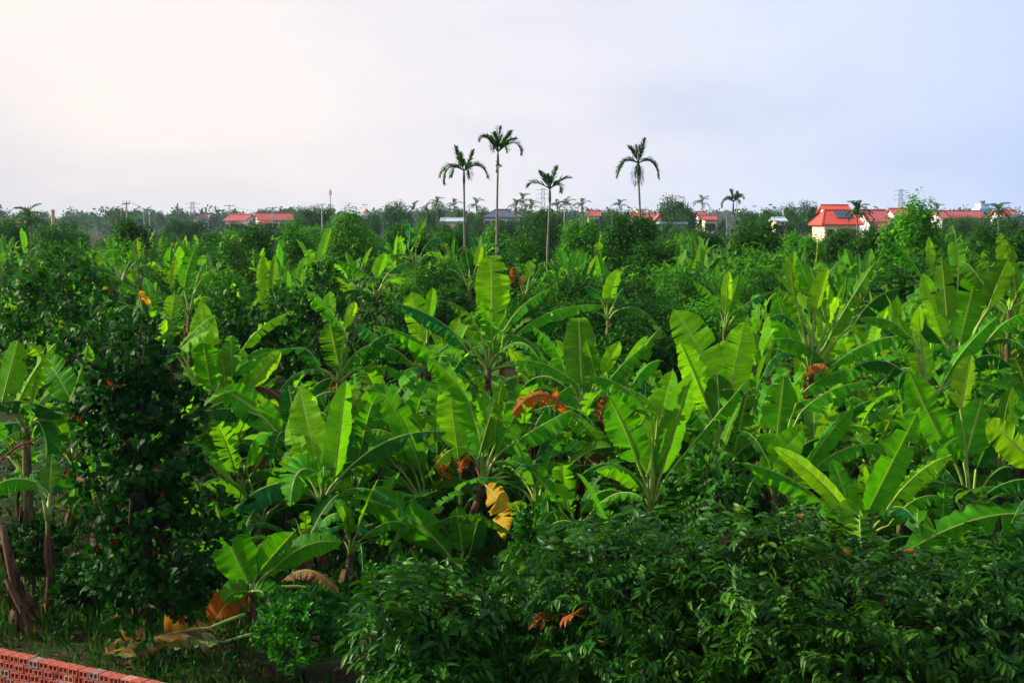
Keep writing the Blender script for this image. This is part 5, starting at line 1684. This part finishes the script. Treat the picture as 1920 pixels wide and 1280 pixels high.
# ------------------------------------------------------------------ dead tree, brick wall, ground litter, fallen leaf
def dead_tree():
    d = 40
    loc = G(262, d)
    t = empty('dead_tree', loc); tag(t, 'bare dead sapling with thin upright twigs at left', 'tree')
    q = lambda x, y, dd=0: P(x, y, d + dd) - loc
    m = MB()
    m.tube([(0, 0, -.05), q(264, 600), q(262, 548)], [.06, .05, .045], 6); m.build('trunk', M['twig'], t, smooth=True)
    for pts in ([q(262, 548), q(258, 480), q(236, 430), q(192, 394)], [q(236, 430), q(222, 415), q(212, 387)], [q(262, 548), q(274, 490), q(280, 440)], [q(262, 548), q(283, 495), q(297, 455), q(308, 447)],
                [q(262, 548), q(256, 470, .4), q(252, 440, .5)], [q(262, 548), q(235, 545), q(205, 548)], [q(280, 440), q(276, 420), q(271, 404)], [q(274, 490), q(268, 450), q(265, 420)], [q(283, 495), q(292, 440), q(291, 415)]):
        m = MB(); n = len(pts); m.tube(pts, [.016 - .010 * k / (n - 1) for k in range(n)], 5); m.build('branch', M['twig'], t)


dead_tree()


def brick_wall():
    a, b = P(-60, 1208, 12.55), P(330, 1287, 11.35)
    ztop = (a.z + b.z) / 2
    a.z = b.z = 0
    dirv = (b - a).normalized()
    ang = math.atan2(dirv.y, dirv.x)
    L = (b - a).length
    w = empty('brick_wall', a, ang); tag(w, 'garden wall of hollow red bricks with grey mortar, bottom left corner', 'wall')
    bw, bh, j = .108, .060, .012
    nc = 9
    mats = [two_tone('red_brick', (0.24, 0.045, 0.025), (0.40, 0.10, 0.06), 20, bump=.4), two_tone('dark_brick', (0.22, 0.045, 0.028), (0.42, 0.09, 0.05), 20, bump=.4), two_tone('stained_brick', (0.16, 0.07, 0.055), (0.30, 0.20, 0.17), 26, bump=.4), two_tone('pale_brick', (0.34, 0.11, 0.07), (0.48, 0.20, 0.14), 20, bump=.4)]

    def brick(hollow):
        m = MB()
        D = .055
        if not hollow:
            m.box(0, bw * 2 + j, -D, D, 0, bh)
            return m
        xs = [0, .012, .048, .060, .096, bw]
        zs = [0, .010, .050, bh]
        vid = {}
        for jz, z in enumerate(zs):
            for ix, x in enumerate(xs):
                vid[ix, jz] = len(m.v); m.v.append((x, -D, z))
        for jz in range(3):
            for ix in range(5):
                f = (vid[ix, jz], vid[ix + 1, jz], vid[ix + 1, jz + 1], vid[ix, jz + 1])
                if jz == 1 and ix in (1, 3):
                    k = len(m.v)
                    for v in f: x, y, z = m.v[v]; m.v.append((x, y + .06, z))
                    m.f += [(f[0], f[1], k + 1, k), (f[1], f[2], k + 2, k + 1), (f[2], f[3], k + 3, k + 2), (f[3], f[0], k, k + 3), (k, k + 1, k + 2, k + 3)]; m.m += [0] * 5
                else:
                    m.f.append(f); m.m.append(0)
        k = len(m.v)
        m.v += [(0, D, 0), (bw, D, 0), (bw, D, bh), (0, D, bh)]
        c = (vid[0, 0], vid[5, 0], vid[5, 3], vid[0, 3])
        m.f += [(k, k + 1, c[1], c[0]), (c[3], c[2], k + 2, k + 3), (c[1], k + 1, k + 2, c[2]), (k, c[0], c[3], k + 3), (k + 1, k, k + 3, k + 2)]; m.m += [0] * 5
        return m
    hol = [brick(True).mesh('brick', mm) for mm in mats]
    rnd = random.Random(4)
    n = int(L / (bw + j))
    for r in range(nc):
        z = ztop - (r + 1) * (bh + j) + j
        off = (r % 2) * .06
        for k in range(n):
            o = link('brick', hol[rnd.choice([0, 0, 1, 1, 2, 3])], w)
            o.location = (off + k * (bw + j) + rnd.uniform(-.003, .003), rnd.uniform(-.007, .007), z + rnd.uniform(-.003, .003))
            o.rotation_euler = (0, 0, rnd.uniform(-.02, .02))
    zb = ztop - nc * (bh + j)
    m = MB()
    for r in range(nc):
        z = ztop - (r + 1) * (bh + j) + j
        m.box(-.02, L + .1, -.047, .047, z - j - .001, z + .001)
        for k in range(n + 1):
            x = (r % 2) * .06 + k * (bw + j)
            m.box(x - j - .001, x + .001, -.045, .045, z + .002, z + bh - .004)
    m.build('mortar', two_tone('mortar', (0.16, 0.16, 0.18), (0.30, 0.29, 0.31), 30), w)
    m = MB(); m.box(-.02, L + .1, -.057, .057, -.1, zb - .002); m.build('lower_wall', two_tone('lower_brick', (0.28, 0.06, 0.035), (0.40, 0.12, 0.08), 12), w)


brick_wall()


def ground_cover():
    rg = np.random.default_rng(21)
    # grass
    n = 90000
    pos = np.stack([rg.uniform(-9, 9, n), rg.uniform(11.5, 30, n), np.zeros(n)], 1)
    dens = np.sin(pos[:, 0] * 1.3 + 1) + np.sin(pos[:, 1] * .9) + np.sin(pos[:, 0] * .4 - pos[:, 1] * .7) + rg.normal(0, .7, n)
    pos = pos[dens > -.9]; n = len(pos)
    ax = unit(np.stack([rg.normal(0, .5, n), rg.normal(0, .5, n), np.ones(n)], 1)); nm = rg.normal(size=(n, 3))
    v, f = TEMPL['lance']
    o = link('grass', leaves_mesh('grass', 'blade', pos, frames(ax, nm), rg.uniform(.10, .34, n), rg.random(n), M['grass']))
    tag(o, 'short dark grass on the plantation floor', 'grass', kind='stuff')
    n = 5000
    pos = np.stack([rg.uniform(-10, 10, n), rg.uniform(14, 34, n), rg.uniform(.02, .09, n)], 1)
    ax = unit(np.stack([rg.normal(0, 1, n), rg.normal(0, 1, n), rg.normal(0, .25, n)], 1)); nm = np.stack([rg.normal(0, .4, n), rg.normal(0, .4, n), np.ones(n)], 1)
    o = link('leaf_litter', leaves_mesh('leaf_litter', 'obovate', pos, frames(ax, nm), rg.uniform(.05, .22, n), rg.random(n) * .7, M['litter']))
    tag(o, 'dry brown fallen leaves scattered on the plantation floor', 'leaf litter', kind='stuff')
    # low weeds
    n = 2600
    c = np.stack([rg.uniform(-12, 12, n), rg.uniform(21, 46, n), rg.uniform(.08, .5, n)], 1)
    pos = np.repeat(c, 9, 0) + rg.normal(0, .12, (n * 9, 3)); pos[:, 2] = np.abs(pos[:, 2]) + .03
    m = len(pos)
    ax = unit(rg.normal(size=(m, 3)) + np.array([0, 0, .5])); nm = unit(rg.normal(size=(m, 3)) * .6 + np.array([0, -.2, 1]))
    o = link('weeds', leaves_mesh('weeds', 'ovate', pos, frames(ax, nm), rg.uniform(.06, .17, m), np.minimum(rg.random(m), .95), M['jack_shaded']))
    tag(o, 'low leafy weeds between the banana stems', 'weeds', kind='stuff')


ground_cover()


def fallen():
    rg = np.random.default_rng(64)

    def flat(label, bx, by, tx, ty, w, col, tear, name='fallen_leaf', z=.10):
        def gp(px, py):
            u, v = (px - 960) / F, (640 - py) / F
            k = CAM_H / -(-_sp + v * _cp)
            return Vector((u * k, (_cp + v * _sp) * k, z))
        b, t = gp(bx, by), gp(tx, ty)
        o0 = Vector((b.x, b.y, 0))
        b, t = b - o0, t - o0
        me, rp, rr = blade_mesh(b, (b + t) / 2 + Vector((0, 0, .1)), t, w, (0, -.35, 1), R(12), R(-8), tear, rg, crumple=.05)
        o = link(name, me, loc=o0); o.color = (*LEAFCOL[col], 1)
        tag(o, label, 'fallen leaf')
        back = b - (t - b) * .35 + Vector((0, 0, .05))
        link('midrib', rib_mesh([back, b.lerp(back, .5)], [.03, .026], rp, rr, M['rib']), o)
    flat('large fallen banana leaf, half brown, lying behind the brick wall', 395, 1208, 195, 1262, .66, TAN, .9, z=.26)
    flat('pale green strip of fallen banana leaf beside the half-brown one', 420, 1222, 215, 1250, .5, STRAW, .8, z=.16)
    # dead leaning stems at the left edge
    for (label, x0, y0, x1, y1, d, r) in [('dead brown banana stem standing at the left edge', 20, 1190, 5, 985, 20.3, .09), ('broken dry banana stem leaning at the lower left', 40, 1200, 12, 1085, 20.0, .07),
                                          ('cut banana stump in the shade at left', 60, 1150, 30, 1095, 20.8, .08)]:
        p0, p1 = G(x0, d), P(x1, y1, d)
        s = empty('banana_stump', p0); tag(s, label, 'banana stem', 'dead banana stems')
        stem_obj(s, p1 - p0, random.Random(len(label)), r, True)
    # dry feather frond hanging at the left edge
    b, t = P(-15, 885, 21.5), P(68, 826, 21.5)
    o = link('dry_palm_frond', frond_mesh((0, 0, 0), (t - b) * .5 + Vector((0, 0, .12)), t - b, .03, .33, rg, n=22, hang=.9, name='dry_palm_frond'), loc=b)
    o.data.materials.clear(); o.data.materials.append(M['litter'])
    tag(o, 'dry brown feathery palm frond hanging at the left edge', 'palm frond')


fallen()


def birds():
    rnd = random.Random(2)
    for (px, py, lab) in [(1290, 149, 'tiny dark bird highest in the sky'), (1575, 196, 'tiny bird in the right sky, above the pair'), (1563, 239, 'tiny bird right of a pair low in the right sky'), (1500, 247, 'tiny bird left of a pair low in the right sky'), (1478, 257, 'lowest tiny bird in the right sky')]:
        d = 240
        b = empty('bird', P(px, py, d), rnd.uniform(0, 3)); tag(b, lab, 'bird', 'birds in the sky')
        m = MB(); m.tube([(-.09, 0, 0), (-.05, 0, 0), (.03, 0, 0), (.08, 0, .01), (.12, 0, 0)], [.004, .022, .028, .018, .002], 6); m.build('body', M['twig'], b)
        for s in (-1, 1):
            m = MB(); m.add([(-.03, 0, .01), (.05, 0, .01), (.03, s * .12, .05), (-.03, s * .11, .045), (-.06, s * .24, .03)], [(0, 1, 2, 3), (3, 2, 4)]); m.build('wing', M['twig'], b)


birds()

# ------------------------------------------------------------------ haze
def haze():
    m, t = new_mat('haze')
    v = node(t, 'ShaderNodeVolumePrincipled', inp={'Color': (0.64, 0.79, 1.0, 1), 'Density': 0.00010, 'Anisotropy': 0.0})
    o = node(t, 'ShaderNodeOutputMaterial')
    t.links.new(v.outputs[0], o.inputs['Volume'])
    mb = MB(); mb.box(-2650, 2650, -350, 2650, -1.0, 32.0)
    h = mb.build('haze', m)
    tag(h, 'thin pale evening haze over the village and far trees', 'haze', kind='stuff')


haze()
